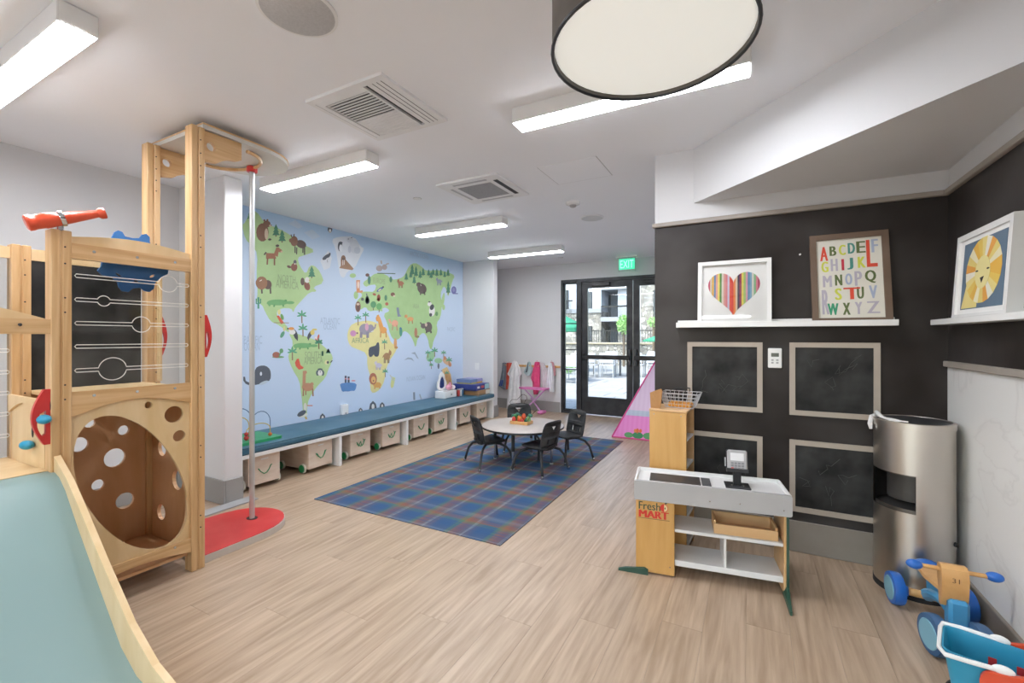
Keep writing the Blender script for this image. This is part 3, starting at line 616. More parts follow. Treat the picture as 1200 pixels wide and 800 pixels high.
game_box('board_game_box', -4.46, -3.99, 6.26, 6.63, .415, .50, '#9a7a58', '#b88a5c', 'tan wooden game box at bottom of the stack', [('#e3ddd0', .62, .98, .1, .9)])
game_box('board_game_box', -4.47, -4.0, 6.2, 6.62, .50, .60, '#28347a', '#2b3c8c', 'navy board game box in middle of the stack', [('#e9e9f0', .1, .28, .35, .7), ('#c7525a', .38, .6, .35, .75), ('#a9d4dc', .66, .98, .06, .94)])
game_box('board_game_box', -4.42, -4.12, 6.24, 6.42, .60, .68, '#a9a26a', '#6f86b4', 'blue and tan puzzle box on the stack, beside purple one', [('#b7b06a', .06, .94, .05, .35)])
game_box('board_game_box', -4.42, -4.12, 6.43, 6.60, .60, .68, '#c99a4e', '#9a98c6', 'purple and orange puzzle box on top of the stack', [('#d9a24a', .06, .94, .05, .4)])

# ------------------------------------------------------------------ climbing tower with slide and pole
XF, XB_, YL, YR, YO = -2.95, -3.48, .862, 1.462, .16
tower = thing('climbing_tower', 'tall pine climbing tower with slide, oval hole panel and fire pole', 'play tower', (-3.2, 1.16, 0))
M_bolt = mat('dark_bolt', '#3a3532', .4, .6)
def post(x, y, z1, face=1):
    h = .037; b = MB()
    b.rbox((x - h, y - h, 0), (x + h, y - .004, z1), .003); b.rbox((x - h, y + .004, 0), (x + h, y + h, z1), .003)
    b.box((x - h + .006, y - .004, .002), (x + h - .006, y + .004, z1 - .004))
    p_ = build('post', b, M_pine, tower)
    zs = [z1 - .08, z1 - .16]; z = .25
    while z < z1 - .3: zs += [z, z + .07]; z += .42
    for z in zs: build('bolt', MB().cyl((x + h - .004, y + .012, z), (x + h + .002, y + .012, z), .004, 8), M_bolt, p_)
    return p_
post(XF, YL, 1.905); post(XF, YR, 2.655); post(XB_, YL, 1.885); post(XB_, YR, 2.655); post(XF, YO, 1.905); post(XB_, YO, 1.885)
ya, yb = YL + .037, YR - .037
# lower front panel with big oval opening
oval = ellipse(1.163, .592, .42, .203, 48, math.radians(-66))
oval = [(min(max(a, ya + .012), yb - .012), c) for a, c in oval]
pts = [(ya, 1.06), (ya, .13)] + [(ya + (yb-ya)*i/12, .13 + .035*math.sin(PI*i/12)) for i in range(1, 12)] + [(yb, .13), (yb, 1.06)]
build('oval_panel', MB().prism(pts, FX, -2.955, -2.935, [oval, ellipse(1.221, 1.015, .019, .019, 14), ellipse(1.345, .945, .048, .048, 20), ellipse(1.372, .815, .033, .033, 16), ellipse(.99, .33, .022, .022, 14)]), M_ply, tower)
def rail(name, y0, y1, z0, z1, x, arch_lo=0, arch_hi=0, m=None, t=.024, nb=3):
    pts = [(y0 + (y1-y0)*i/14, z0 + arch_lo*math.sin(PI*i/14)) for i in range(15)] + [(y1 - (y1-y0)*i/14, z1 + arch_hi*math.sin(PI*i/14)) for i in range(15)]
    r_ = build(name, MB().prism(pts, FX, x - t/2, x + t/2), m or M_pineh, tower)
    for k in range(nb):
        yy = y0 + (y1-y0)*(.16 + .68*k/max(nb-1, 1)); build('bolt', MB().cyl((x + t/2, yy, z0 + (z1-z0)*.6 + arch_lo*.4), (x + t/2 + .003, yy, z0 + (z1-z0)*.6 + arch_lo*.4), .007, 10), M_chrome, r_)
rail('rail', ya, yb, 1.0, 1.122, -2.93, .06)
rail('rail', ya, yb, .12, .2, -2.93, .035, 0, nb=2)
rail('rail', ya, yb, 1.775, 1.85, -2.93, 0, .0)
rail('wave_board', ya, yb, 1.84, 1.882, -2.942, -.055, .03, M_ply, .02, nb=0)
rail('rail', YO + .037, YL - .037, 1.405, 1.475, -2.93, 0, 0)
rail('wave_board', YO + .037, YL - .037, 1.46, 1.472, -2.94, -.03, .07, M_ply, .02, nb=0)
rail('wave_board', ya, yb, 1.81, 1.87, XB_, 0, .012, M_ply, .02, nb=0)
rail('wave_board', YO + .037, YL - .037, 1.81, 1.87, XB_, 0, .012, M_ply, .02, nb=0)
build('deck', MB().rbox((XB_ - .03, ya, 1.08), (-2.945, yb, 1.10), .003), M_ply, tower)
build('chalkboard_panel', MB().rbox((XB_ - .006, ya, 1.095), (XB_ + .006, yb - .02, 1.812), .002), M_chalk, tower)
# lower box: back and side panels with round holes
def zo5(x, y): return (60 + x / 2.857, 420 + y / 2.857)
hl = []
for (x, y, r_) in ((128,215,.03),(243,240,.032),(213,332,.06),(157,423,.034),(247,475,.052),(95,288,.045)):
    q = onx(*zo5(x, y), XB_ + .01); hl.append(ellipse(min(max(q.y, ya + .05), yb - .05), q.z, r_ * .9, r_ * .95, 18))
build('hole_panel', MB().prism([(ya, .09), (yb, .09), (yb, 1.08), (ya, 1.08)], FX, XB_ - .01, XB_ + .01, hl), M_plyin, tower)
hl = []
for (x, y, r_) in ((377,298,.05),(428,405,.06),(374,512,.05)):
    q = ony(*zo5(x, y), YR); hl.append(ellipse(min(max(q.x, -3.38), -3.05), q.z, r_, r_, 18))
build('hole_panel', MB().prism([(XB_ + .04, .09), (XF - .04, .09), (XF - .04, 1.08), (XB_ + .04, 1.08)], FY, YR - .01, YR + .01, hl), M_plyin, tower)
build('hole_panel', MB().prism([(XB_ + .04, .09), (XF - .04, .09), (XF - .04, .74), (XB_ + .04, .74)], FY, YL - .01, YL + .01, [ellipse(-3.2, .45, .06, .06, 16)]), M_plyin, tower)
build('cave_floor', MB().rbox((XB_ + .012, ya - .03, .09), (-2.96, yb + .02, .11), .003), M_plyin, tower)
# acrylic windows with routed slots
M_slot = mat('routed_edge', '#e6e2da', .4)
def slot_panel(x, y0, y1, z0, z1, rows_, uv, name='acrylic_panel'):
    pn = build(name, MB().box((x - .003, y0, z0), (x + .003, y1, z1)), M_acryl, tower)
    for (ul, vl, ur, vr, uc, vc, rp) in rows_:
        a = onx(*uv(ul, vl), x); c = onx(*uv(ur, vr), x); zc = (a.z + c.z) / 2; h = .0085
        top = [(x + .004, a.y, zc + h)]; bot = [(x + .004, a.y, zc - h)]
        if rp:
            m_ = onx(*uv(uc, vc), x); R = rp
            g = math.asin(min(1, h / R))
            top += [(x + .004, m_.y + R*math.cos(PI - g - (PI - 2*g)*i/12), zc + R*math.sin(PI - g - (PI - 2*g)*i/12)) for i in range(13)]
            bot += [(x + .004, m_.y + R*math.cos(PI + g + (PI - 2*g)*i/12), zc + R*math.sin(PI + g + (PI - 2*g)*i/12)) for i in range(13)]
        top.append((x + .004, c.y, zc + h)); bot.append((x + .004, c.y, zc - h))
        build('slot', MB().tube(top + [(x + .004, c.y + .006, zc)] + bot[::-1] + [(x + .004, a.y - .006, zc)], .0022, 5, True), M_slot, pn)
zo6 = lambda x, y: (60 + x / 4.21, 280 + y / 4.21)
slot_panel(-2.935, ya, yb, 1.122, 1.778, [(122,182,672,230,575,218,.046),(122,300,670,327,258,306,.026),(122,415,670,426,443,420,.042),(122,530,668,523,0,0,0),(122,648,668,622,302,638,.058)], zo6)
slot_panel(XB_, YO + .037, YL - .037, .76, 1.81, [(-40,411,9,411,0,0,0),(-40,437,9,437,0,0,0),(-40,462,9,462,0,0,0),(-40,487,9,487,0,0,0),(-40,513,9,513,0,0,0)], lambda x, y: (x, y))
# blue bear face
bp = [(132,276),(134,272),(138,270),(143,272),(146,277),(155,279),(163,279),(166,275),(171,274),(175,278),(175,284),(185,298),(190,312),(197,316),(196,321),(188,325),(181,332),(180,338),(175,342),(169,341),(164,337),(155,338),(150,342),(143,341),(139,336),(138,331),(131,325),(119,322),(114,317),(118,312),(120,300),(126,286)]
bp = [tuple(onx(u, v, -2.985).yz) for u, v in bp]
eyes = [ellipse(*onx(138.5, 322, -2.985).yz, .016, .006, 10, -.6), ellipse(*onx(178, 323.5, -2.985).yz, .016, .006, 10, .6), ellipse(*onx(159, 329.5, -2.985).yz, .012, .005, 10)]
build('bear_panel', MB().prism(bp, FX, -2.991, -2.979, eyes), M_blue, tower)
# telescope
a = Vector((-2.93, .745, 1.912)); c = Vector((-2.88, 1.012, 2.018)); ax = (c - a).normalized(); s1 = ax.cross(Vector((0,0,1))).normalized(); s2 = s1.cross(ax); Lt = (c - a).length
fn = lambda x, y, h: a + ax*h*Lt + s1*x + s2*y
te = build('telescope', MB().lathe([(.03, 0), (.037, .02), (.037, .07), (.034, .10), (.034, .2), (.037, .22), (.032, .40), (.03, .46), (.028, .55), (.018, .9), (.027, .94), (.028, 1.0), (.012, 1.0), (.012, .97)], 20, fn), M_orange, tower, True)
build('clamp_ring', MB().lathe([(.036, .40), (.037, .405), (.037, .46), (.034, .465)], 20, fn), M_chrome, te, True)
build('mount', MB().rbox((-2.945, .85, 1.9), (-2.925, .875, 1.945), .003), M_chrome, te)
# red D handles
def dhandle(x, y0, z0, z1, w_, s):
    n = 12; out = [(y0, z0), (y0, z1)] + [(y0 + s*w_*(.35 + .65*math.sin(PI*i/n)), z1 - (z1-z0)*(.0 + i/n)) for i in range(n+1)]
    hz0, hz1 = z0 + (z1-z0)*.16, z1 - (z1-z0)*.38
    hole = [(y0 + s*w_*.25, hz0 + .01), (y0 + s*w_*.25, hz1)] + [(y0 + s*w_*(.3 + .42*math.sin(PI*(.12 + .76*i/8))), hz1 - (hz1-hz0)*i/8) for i in range(1, 9)]
    build('grab_handle', MB().prism(out, FX, x - .011, x + .011, [hole]), M_red, tower)
dhandle(XF + .02, YL - .037, .885, 1.145, .062, -1); dhandle(XF + .02, YR + .037, 1.27, 1.525, .042, 1); dhandle(XB_ + .02, YR + .037, 1.27, 1.525, .042, 1)
build('slotted_strip', MB().prism([(XB_ + .09, 1.11), (XB_ + .13, 1.11), (XB_ + .13, 1.78), (XB_ + .09, 1.78)], FY, YR - .006, YR + .006, [rrect(XB_ + .1, 1.17 + .15*i, XB_ + .12, 1.27 + .15*i, .009, 3) for i in range(4)]), M_ply, tower)
# climbing panel beside the slide deck
cp = build('climbing_panel', MB().prism([(XB_ + .04, .72), (XF - .045, .72), (XF - .045, 1.08), (XB_ + .04, 1.08)], FY, YL - .036, YL - .018), M_ply, tower)
pts = [(XB_ + .04, 1.09), (XF - .04, 1.09)] + [(XF - .04 - (XF - XB_ - .08)*i/12, 1.0 + .06*math.sin(PI*i/12)) for i in range(13)]
build('arched_rail', MB().prism(pts, FY, YL - .05, YL - .036), M_ply, tower)
for (u, v) in ((53, 491), (33, 521)):
    q = ony(u, v, YL - .055); build('climbing_hold', MB().ball((q.x, YL - .06, q.z), (.045, .026, .022), 14, 10), M_cyan, cp, True)
    build('slot_hole', MB().ball((q.x - .01, YL - .037, q.z + .06), (.014, .003, .03), 10, 6), M_bolt, cp, True)
build('slide_deck', MB().rbox((XB_ - .03, YO, .725), (-2.965, YL - .036, .75), .004), M_ply, tower)
# slide
SP = [(-3.0, .752), (-2.90, .75), (-2.85, .735), (-2.78, .685), (-2.638, .537), (-2.424, .33), (-2.23, .145), (-2.10, .075), (-1.95, .05), (-1.72, .045)]
RP = [(-3.0, .838), (-2.93, .835), (-2.878, .805), (-2.76, .735), (-2.642, .641), (-2.389, .432), (-2.164, .254), (-1.98, .155), (-1.85, .12), (-1.70, .09)]
M_slide = mat('pale_aqua_laminate', '#87a19e', .33, var=.05, scale=1.5)
lower = [(x, z - .018) for x, z in SP][::-1]
sl = build('slide_chute', MB().prism(SP + lower, FY, YO + .02, .845), M_slide, tower, True)
for y0 in (YO, .835):
    build('slide_side', MB().prism([(x, max(z, .05)) for x, z in RP] + [(-1.70, .0)] + [(x, max(0, z - .10)) for x, z in SP[::-1]], FY, y0, y0 + .024), M_ply, tower)
build('slide_lip', MB().rbox((-3.05, YO + .03, .75), (-2.955, .835, .757), .003), M_ply, tower)
# red landing pad, pole, canopy
def pad(y0, y1, xa, xb, n=18):
    xm, hw = (xa + xb)/2, (xb - xa)/2
    return [(xa, y0)] + [(xm - hw*math.cos(PI*i/n), y1 - .36 + .36*math.sin(PI*i/n)**.8) for i in range(n+1)] + [(xb, y0)]
build('landing_pad', MB().prism(pad(YR + .037, 2.20, -3.56, -2.96), FZ, 0, .045), mat('pad_edge', '#c9c2b8', .5), tower)
build('red_top', MB().prism(pad(YR + .038, 2.195, -3.555, -2.965), FZ, .045, .05), M_red, tower)
PX, PY = -3.26, 2.0
build('pole', MB().cyl((PX, PY, .05), (PX, PY, 2.62), .018, 16), mat('grey_pole', '#c4c7c8', .35, .4), tower, True)
build('pole_hole', MB().lathe([(.034, 0), (.034, .003)], 18, lambda x, y, h: (PX + x*1.3, PY + y, .049 + h)), M_bolt, tower)
build('pole_cap', MB().lathe([(.034, 0), (.036, .004), (.036, .036), (.03, .04)], 14, lambda x, y, h: (PX + x, PY + y, 2.612 + h)), M_red, tower)
build('canopy', MB().prism(pad(YR + .03, 2.2, -3.54, -2.92), FZ, 2.656, 2.68), mat('canopy_underside', '#d6d3cc', .5), tower)
build('canopy_edge', MB().prism(pad(YR + .028, 2.203, -3.543, -2.917), FZ, 2.68, 2.69), M_pineh, tower)
for x in (XF, XB_):
    br = [(YR + .037, 2.65), (YR + .037, 2.47), (YR + .06, 2.462), (YR + .12, 2.475), (YR + .15, 2.50), (YR + .19, 2.52), (YR + .24, 2.53), (YR + .27, 2.545), (YR + .27, 2.655)]
    build('bracket', MB().prism(br, FX, x - .014, x + .014, [ellipse(YR + .085, 2.565, .027, .027, 16)]), M_pineh, tower)
ctr = [(-3.24 - .25*math.cos(PI*i/14), 1.80 + .20*math.sin(PI*i/14), 2.64) for i in range(15)]
build('canopy_rib', MB().tube(ctr, .012, 6), M_pineh, tower)
b = MB().rbox((-3.84, 1.3, 0), (-3.72, 2.34, .012), .003)
single('floor_strip', b, M_grey, 'pale grey threshold strip on floor beside the wall stub', 'floor strip')

# ------------------------------------------------------------------ ceiling fixtures
M_led = emit('led_diffuser', '#f3f6fd', LIGHT_E); M_drum = emit('drum_diffuser', '#f1f3ee', DRUM_E)
def linear(x0, x1, y, label):
    t = thing('ceiling_light', label, 'ceiling light', ((x0+x1)/2, y, CEIL - .09), 0, 'linear ceiling lights')
    build('housing', MB().rbox((x0, y - .065, CEIL - .088), (x1, y + .065, CEIL), .003), M_white, t)
    build('diffuser', MB().rbox((x0 + .006, y - .059, CEIL - .094), (x1 - .006, y + .059, CEIL - .088), .001), M_led, t)
    for x in (x0, x1): build('end_cap', MB().box((x - .003, y - .06, CEIL - .084), (x + .003, y + .06, CEIL - .004)), M_gloss, t)
linear(-3.67, -2.43, .77, 'linear white ceiling light above the slide')
linear(-3.67, -2.43, 2.38, 'linear white ceiling light beside the fire pole and tower canopy')
linear(-3.67, -2.43, 4.36, 'linear white ceiling light over the rug and kids table')
linear(-3.67, -2.43, 6.10, 'linear white ceiling light at far end above the bench')
linear(-1.24, 0.0, 2.38, 'linear white ceiling light partly behind the round drum lamp')
for (x, y) in ((-3.67, -1.2), (-1.24, -1.2), (-3.67, -2.6), (-1.24, -2.6)):  # extra fixtures added out of view to brighten the room
    linear(x, x + 1.24, y, 'added linear fill light unseen behind the viewer, %s row, %s' % ('rear' if y < -2 else 'middle', 'beside the left wall' if x < -2 else 'beside the marble wall'))
DC = (-.28, 1.44, 2.30)
t = thing('drum_lamp', 'large round drum lamp with dark rim and white diffuser', 'ceiling lamp', DC)
fn = lambda x, y, h: (DC[0] + x, DC[1] + y, DC[2] + h)
b = MB(); n = 48
for (r0, r1) in ((.300, .306),):
    b.add([fn(r_*math.cos(2*PI*j/n), r_*math.sin(2*PI*j/n), h) for (r_, h) in ((.300, 0), (.306, 0), (.306, .26), (.300, .26)) for j in range(n)],
          [(k*n + j, k*n + (j+1) % n, ((k+1) % 4)*n + (j+1) % n, ((k+1) % 4)*n + j) for k in range(4) for j in range(n)])
build('shade', b, mat('dark_linen_shade', '#5d5750', .6, var=.1), t, True)
build('rim', MB().tube([fn(.305*math.cos(2*PI*j/48), .305*math.sin(2*PI*j/48), .0) for j in range(48)], .006, 8, True), mat('dark_rim', '#1d2026', .3), t, True)
build('diffuser', MB().lathe([(.292, .012), (.299, .014), (.299, .02)], 48, fn), M_drum, t)
build('stem', MB().cyl(fn(0, 0, .02), fn(0, 0, CEIL - DC[2] - .02), .012, 12), M_blackm, t, True)
build('ceiling_rose', MB().lathe([(.06, 0), (.06, .02)], 20, lambda x, y, h: (DC[0] + x, DC[1] + y, CEIL - .02 + h)), M_blackm, t, True)
M_slat = mat('vent_slat', '#ececec', .5); M_void = mat('vent_dark', '#26272a', .7)
t = thing('air_conditioner', 'square ceiling air unit with open dark louvres near the drum lamp', 'ceiling vent', (-1.945, 1.96, CEIL))
x0, x1, y0, y1 = -2.235, -1.655, 1.68, 2.24
build('panel', MB().prism([(x0,y0),(x1,y0),(x1,y1),(x0,y1)], FZ, CEIL - .016, CEIL, [[(-2.17,1.76),(-1.84,1.76),(-1.84,2.19),(-2.17,2.19)], [(-1.825,1.72),(-1.795,1.72),(-1.795,2.2),(-1.825,2.2)]]), M_slat, t)
build('void', MB().box((-2.17, 1.72, CEIL - .003), (-1.79, 2.2, CEIL - .001)), M_void, t)
for i in range(18):
    y = 1.77 + .024*i; wd = .010 if i < 9 else .0205
    build('louvre', MB().box((-2.165, y, CEIL - .013), (-1.842, y + wd, CEIL - .009)), M_slat, t)
for x in (-1.76, -1.73, -1.70): build('slot_line', MB().box((x, 1.72, CEIL - .0165), (x + .004, 2.2, CEIL - .0155)), M_void, t)
build('slot_line', MB().box((-2.205, 1.72, CEIL - .0165), (-2.202, 2.2, CEIL - .0155)), mat('vent_grey', '#b5b5b6', .6), t)
t = thing('air_conditioner', 'square ceiling air cassette with grey centre grille over the rug', 'ceiling vent', (-2.14, 3.45, CEIL))
build('panel', MB().rbox((-2.45, 3.145, CEIL - .02), (-1.83, 3.76, CEIL), .004), M_slat, t)
build('grille', MB().rbox((-2.31, 3.28, CEIL - .024), (-1.97, 3.62, CEIL - .02), .001), mat('vent_grille', '#9b9b9d', .7, var=.2, scale=90), t)
for (a0, a1, c0_, c1_, m_) in ((-2.31, -1.97, 3.20, 3.225, MC['vent_grey']), (-2.31, -1.97, 3.68, 3.705, MC['vent_grey']), (-2.39, -2.365, 3.28, 3.62, MC['vent_grey']), (-1.925, -1.885, 3.25, 3.65, M_void)):
    build('air_slot', MB().box((a0, c0_, CEIL - .022), (a1, c1_, CEIL - .0195)), m_, t)
def disc(nm, label, x, y, r_, m_, cat, hh=.008):
    t = thing(nm, label, cat, (x, y, CEIL))
    build('bezel', MB().lathe([(r_, CEIL), (r_, CEIL - hh), (r_*.94, CEIL - hh - .002)][::-1], 36, lambda a, c, h: (x + a, y + c, h)), M_slat, t, True)
    build('grille', MB().lathe([(r_*.9, CEIL - hh - .004), (r_*.93, CEIL - hh - .001)], 36, lambda a, c, h: (x + a, y + c, h)), m_, t, True)
disc('ceiling_speaker', 'round grey ceiling speaker beyond the big linear light over slide', -1.65, 1.205, .155, mat('speaker_mesh', '#c2c2c3', .7, var=.1, scale=120), 'speaker')
disc('ceiling_speaker', 'round white ceiling speaker beside smoke detector near the doors', -1.58, 4.86, .13, mat('speaker_white', '#d5d8d8', .7), 'speaker')
t = thing('smoke_detector', 'small white round smoke detector on ceiling', 'smoke detector', (-1.57, 4.22, CEIL))
build('base', MB().lathe([(.05, CEIL - .03), (.07, CEIL - .02), (.075, CEIL)], 24, lambda a, c, h: (-1.57 + a, 4.22 + c, h)), M_gloss, t, True)
build('sensor', MB().lathe([(.02, CEIL - .05), (.03, CEIL - .045), (.035, CEIL - .03)], 16, lambda a, c, h: (-1.57 + a, 4.22 + c, h)), M_grey, t, True)
t = thing('access_panel', 'flush square ceiling access panel between air cassette and soffit', 'access panel', (-1.26, 3.44, CEIL))
build('hatch', MB().box((-1.495, 3.225, CEIL - .003), (-1.02, 3.66, CEIL - .0005)), M_ceil, t)
for (a0, a1, c0_, c1_) in ((-1.5, -1.495, 3.22, 3.665), (-1.02, -1.015, 3.22, 3.665), (-1.5, -1.015, 3.66, 3.665)): build('gap', MB().box((a0, c0_, CEIL - .002), (a1, c1_, CEIL - .0004)), MC['vent_grey'], t)
for (u, v, lb) in ((489, 233, 'small white sprinkler cover between air cassette and mural'), (657, 302, 'small white sprinkler cover near the far linear light')):
    q = onz(u, v, CEIL - .005); t = thing('sprinkler_cover', lb, 'sprinkler', (q.x, q.y, CEIL))
    build('plate', MB().lathe([(.035, CEIL - .006), (.04, CEIL)], 20, lambda a, c, h: (q.x + a, q.y + c, h)), M_slat, t, True)
    build('rim', MB().tube([(q.x + .04*math.cos(2*PI*j/20), q.y + .04*math.sin(2*PI*j/20), CEIL - .002) for j in range(20)], .002, 5, True), MC['vent_grey'], t)
t = thing('exit_sign', 'green edge-lit EXIT sign on ceiling above glass doors', 'exit sign', (-1.8, 7.4, CEIL))
a, c = ony(725.5, 301, 7.4), ony(744, 315, 7.4)
build('housing', MB().rbox((a.x - .04, 7.36, CEIL - .03), (c.x + .04, 7.44, CEIL), .003), M_gloss, t)
build('panel', MB().rbox((a.x - .01, 7.394, c.z - .03), (c.x + .01, 7.406, CEIL - .03), .002), M_acryl, t)
build('sign_face', MB().box((a.x, 7.391, c.z), (c.x, 7.394, CEIL - .05)), emit('exit_green', '#3fc79a', .75), t)
text('lettering', 'EXIT', emit('exit_letters', '#9fe6cd', .8), t, .1, lambda x, y, d: (a.x + .02 + x, 7.3905 - d, c.z + .025 + y), c.x - a.x - .04, squash=CEIL - .05 - c.z - .05)

# ------------------------------------------------------------------ glass doors and the patio beyond
M_door = mat('dark_bronze_frame', '#24262a', .4, .2, var=.08)
YF = YB + .05
def fr_rect(nm, x0, x1, z0, z1, w_, dep, y, parent=None, wb=None, label=None):
    wb = w_ if wb is None else wb
    o = build(nm, MB().prism([(x0,z0),(x1,z0),(x1,z1),(x0,z1)], FY, y - dep/2, y + dep/2, [[(x0+w_,z0+wb),(x1-w_,z0+wb),(x1-w_,z1-w_),(x0+w_,z1-w_)]]), M_door, parent)
    if parent is None: tag(o, label, None, None, 'structure'); MAT[o.name] = Matrix()
    return o
b = MB()
for (x0, x1, z0, z1) in ((DX0, DX0 + .05, 0, DZ), (-2.785, -2.70, 0, DZ), (DX1 - .05, DX1, 0, DZ), (DX0 + .05, -2.785, DZ - .06, DZ), (-2.70, DX1 - .05, DZ - .06, DZ), (DX0 + .05, -2.785, 0, .06)): b.rbox((x0, YF - .06, z0), (x1, YF + .06, z1), .003)
struct('trim_4', b, M_door, 'dark metal frame around glass doors and sidelight')
wd = fr_rect('window_1', DX0 + .05, -2.785, .06, DZ - .06, .018, .04, YF, label='tall narrow sidelight window beside the glass doors')
build('pane', MB().box((DX0 + .06, YF - .004, .07), (-2.795, YF + .004, DZ - .07)), M_glass, wd)
for z in (.80, 1.16, 1.64): build('glazing_bar', MB().box((DX0 + .06, YF - .008, z - .01), (-2.795, YF - .004, z + .01)), M_door, wd)
for k, (x0, x1, hs) in enumerate(((-2.695, -1.785, 1), (-1.775, -.855, -1))):
    d = fr_rect('door_%d' % (k + 1), x0, x1, .012, DZ - .065, .105, .045, YF, wb=.31, label=('glass door with dark frame beside the sidelight', 'glass door with dark frame behind the pink tent')[k])
    build('pane', MB().box((x0 + .1, YF - .004, .31), (x1 - .1, YF + .004, DZ - .16)), M_glass, d)
    pb = build('push_bar', MB().rbox((x0 + .03, YF - .11, 1.0), (x1 - .03, YF - .07, 1.075), .008), M_blackm, d)
    for x in (x0 + .05, x1 - .05): build('bracket', MB().rbox((x - .03, YF - .07, .985), (x + .03, YF - .022, 1.09), .004), M_blackm, pb)
    xs = x1 - .045 if hs > 0 else x0 + .045
    build('lock_rail', MB().rbox((xs - .025, YF - .1, .90), (xs + .025, YF - .022, 1.18), .005), mat('lock_grey', '#4a4c50', .35, .5), d)
    build('door_closer', MB().rbox((x0 + .2, YF - .08, DZ - .14), (x0 + .52, YF - .023, DZ - .085), .004), M_blackm, d)
# patio
M_patio = mat('pale_paving', '#8c8a88', .8, var=.08, scale=1.5, bump=.1)
pa = struct('ground_patio', MB().box((-30, YB + .17, -.12), (12, 45, -.03)), mat('patio_bed', '#83817d', .9), 'pale paved patio outside the glass doors')
for i in range(-14, 3):
    for j in range(0, 13):
        if -8.2 < i*.62 < 0 + .4 and (i + j*0) * .62 > -1.6 - .42*(8 + j*.62) - .8 and i*.62 < -.05*(8+j*.62) + .3:
            build('paver', MB().rbox((i*.62 + .006 + (j % 2)*.31, 7.9 + j*.62 + .006, -.03), (i*.62 + .614 + (j % 2)*.31, 7.9 + j*.62 + .614, -.008 - .002*((i*7 + j*3) % 3)), .004), M_patio, pa)
single('mulch_patch', MB().prism([(-2.55, 9.9), (-1.2, 9.2), (-1.2, 10.4)], FZ, -.02, .006), mat('dark_drain', '#4b4a48', .9, var=.3, scale=30), 'dark triangular mulch patch set in paving outside the door', 'mulch')
def outdoor_chair(x, y, rz, label):
    t = thing('patio_chair', label, 'chair', (x, y, -.02), rz, 'patio dining chairs')
    M_ = mat('patio_white', '#b0b1b4', .5)
    build('seat', MB().rbox((-.24, -.23, .42), (.24, .23, .45), .01), M_, t, world=False)
    build('backrest', MB().rbox((-.24, -.25, .52), (.24, -.22, .86), .01), M_, t, world=False)
    for sx in (-1, 1):
        for sy in (-1, 1): build('leg', MB().cyl((sx*.22, sy*.22, 0), (sx*.22, sy*.22, .86 if sy < 0 else .62), .015, 8), M_, t, world=False)
        build('armrest', MB().rbox((sx*.25 - .02, -.22, .61), (sx*.25 + .02, .22, .64), .006), M_, t, world=False)
def outdoor_table(x, y, label):
    t = thing('patio_table', label, 'table', (x, y, -.02), 0, 'patio dining tables')
    build('tabletop', MB().rbox((-.55, -.4, .7), (.55, .4, .74), .01), mat('patio_grey', '#8d8f92', .5), t, world=False)
    for sx in (-1, 1):
        for sy in (-1, 1): build('leg', MB().box((sx*.5 - .03, sy*.35 - .03, 0), (sx*.5 + .03, sy*.35 + .03, .7)), mat('patio_darkgrey', '#4f5256', .5), t, world=False)
PLACE = [('outside the sidelight', 667, 446), ('outside the left glass door', 708, 440), ('near the tent side door', 760, 440)]
for k, (wh, u, v) in enumerate(PLACE):
    q = onz(u, v, -.02); outdoor_table(q.x, q.y, 'grey patio table ' + wh)
    for (dx, dy, rz, sd_) in ((-.28, -.72, 0, 'front'), (.34, -.74, .12, 'front'), (0, .75, PI, 'far')):
        outdoor_chair(q.x + dx, q.y + dy, rz, 'pale metal chair on %s side of patio table %s' % ('room' if sd_ == 'front' else 'fence', wh))
# planter wall, fence, umbrellas, tree
mst, N, L, p = newmat('field_stone')
tc = N.new('ShaderNodeTexCoord'); vo = N.new('ShaderNodeTexVoronoi'); vo.inputs['Scale'].default_value = 4.2; L.new(tc.outputs['Object'], vo.inputs['Vector'])
vd = N.new('ShaderNodeTexVoronoi'); vd.feature = 'DISTANCE_TO_EDGE'; vd.inputs['Scale'].default_value = 4.2; L.new(tc.outputs['Object'], vd.inputs['Vector'])
sp = N.new('ShaderNodeSeparateColor'); L.new(vo.outputs['Color'], sp.inputs[0])
r = N.new('ShaderNodeValToRGB'); e = r.color_ramp.elements; e[0].color = lin('#75736f'); e[1].color = lin('#a9a6a0'); k = e.new(.5); k.color = lin('#8c877d'); L.new(sp.outputs[0], r.inputs[0])
lt = N.new('ShaderNodeMath'); lt.operation = 'GREATER_THAN'; lt.inputs[1].default_value = .035; L.new(vd.outputs['Distance'], lt.inputs[0])
mx = N.new('ShaderNodeMix'); mx.data_type = 'RGBA'; mx.inputs[6].default_value = lin('#5a5853'); L.new(lt.outputs[0], mx.inputs[0]); L.new(r.outputs[0], mx.inputs[7]); L.new(mx.outputs[2], p.inputs['Base Color'])
p.inputs['Roughness'].default_value = .9
bu = N.new('ShaderNodeBump'); bu.inputs['Strength'].default_value = .6; L.new(vd.outputs['Distance'], bu.inputs['Height']); L.new(bu.outputs[0], p.inputs['Normal'])
t = thing('planter_wall', 'low stone planter wall with cap behind the patio chairs', 'stone wall', (-6, 22.5, -.03))
build('wall_body', MB().box((-9.0, 22.5, -.03), (2, 22.9, 1.02)), mst, t); build('cap_stone', MB().rbox((-9.05, 22.42, 1.02), (2.05, 22.98, 1.12), .02), mat('cap_stone', '#968d78', .9), t)
t = thing('metal_fence', 'black metal picket fence above the stone planter wall', 'fence', (-6, 23.5, -.03))
for z in (.3, 1.0, 1.72): build('rail', MB().box((-10, 23.48, z), (2, 23.52, z + .04)), M_blackm, t)
pm = MB().box((-.012, -.012, -.03), (.012, .012, 1.78)).mesh('picket', M_blackm)
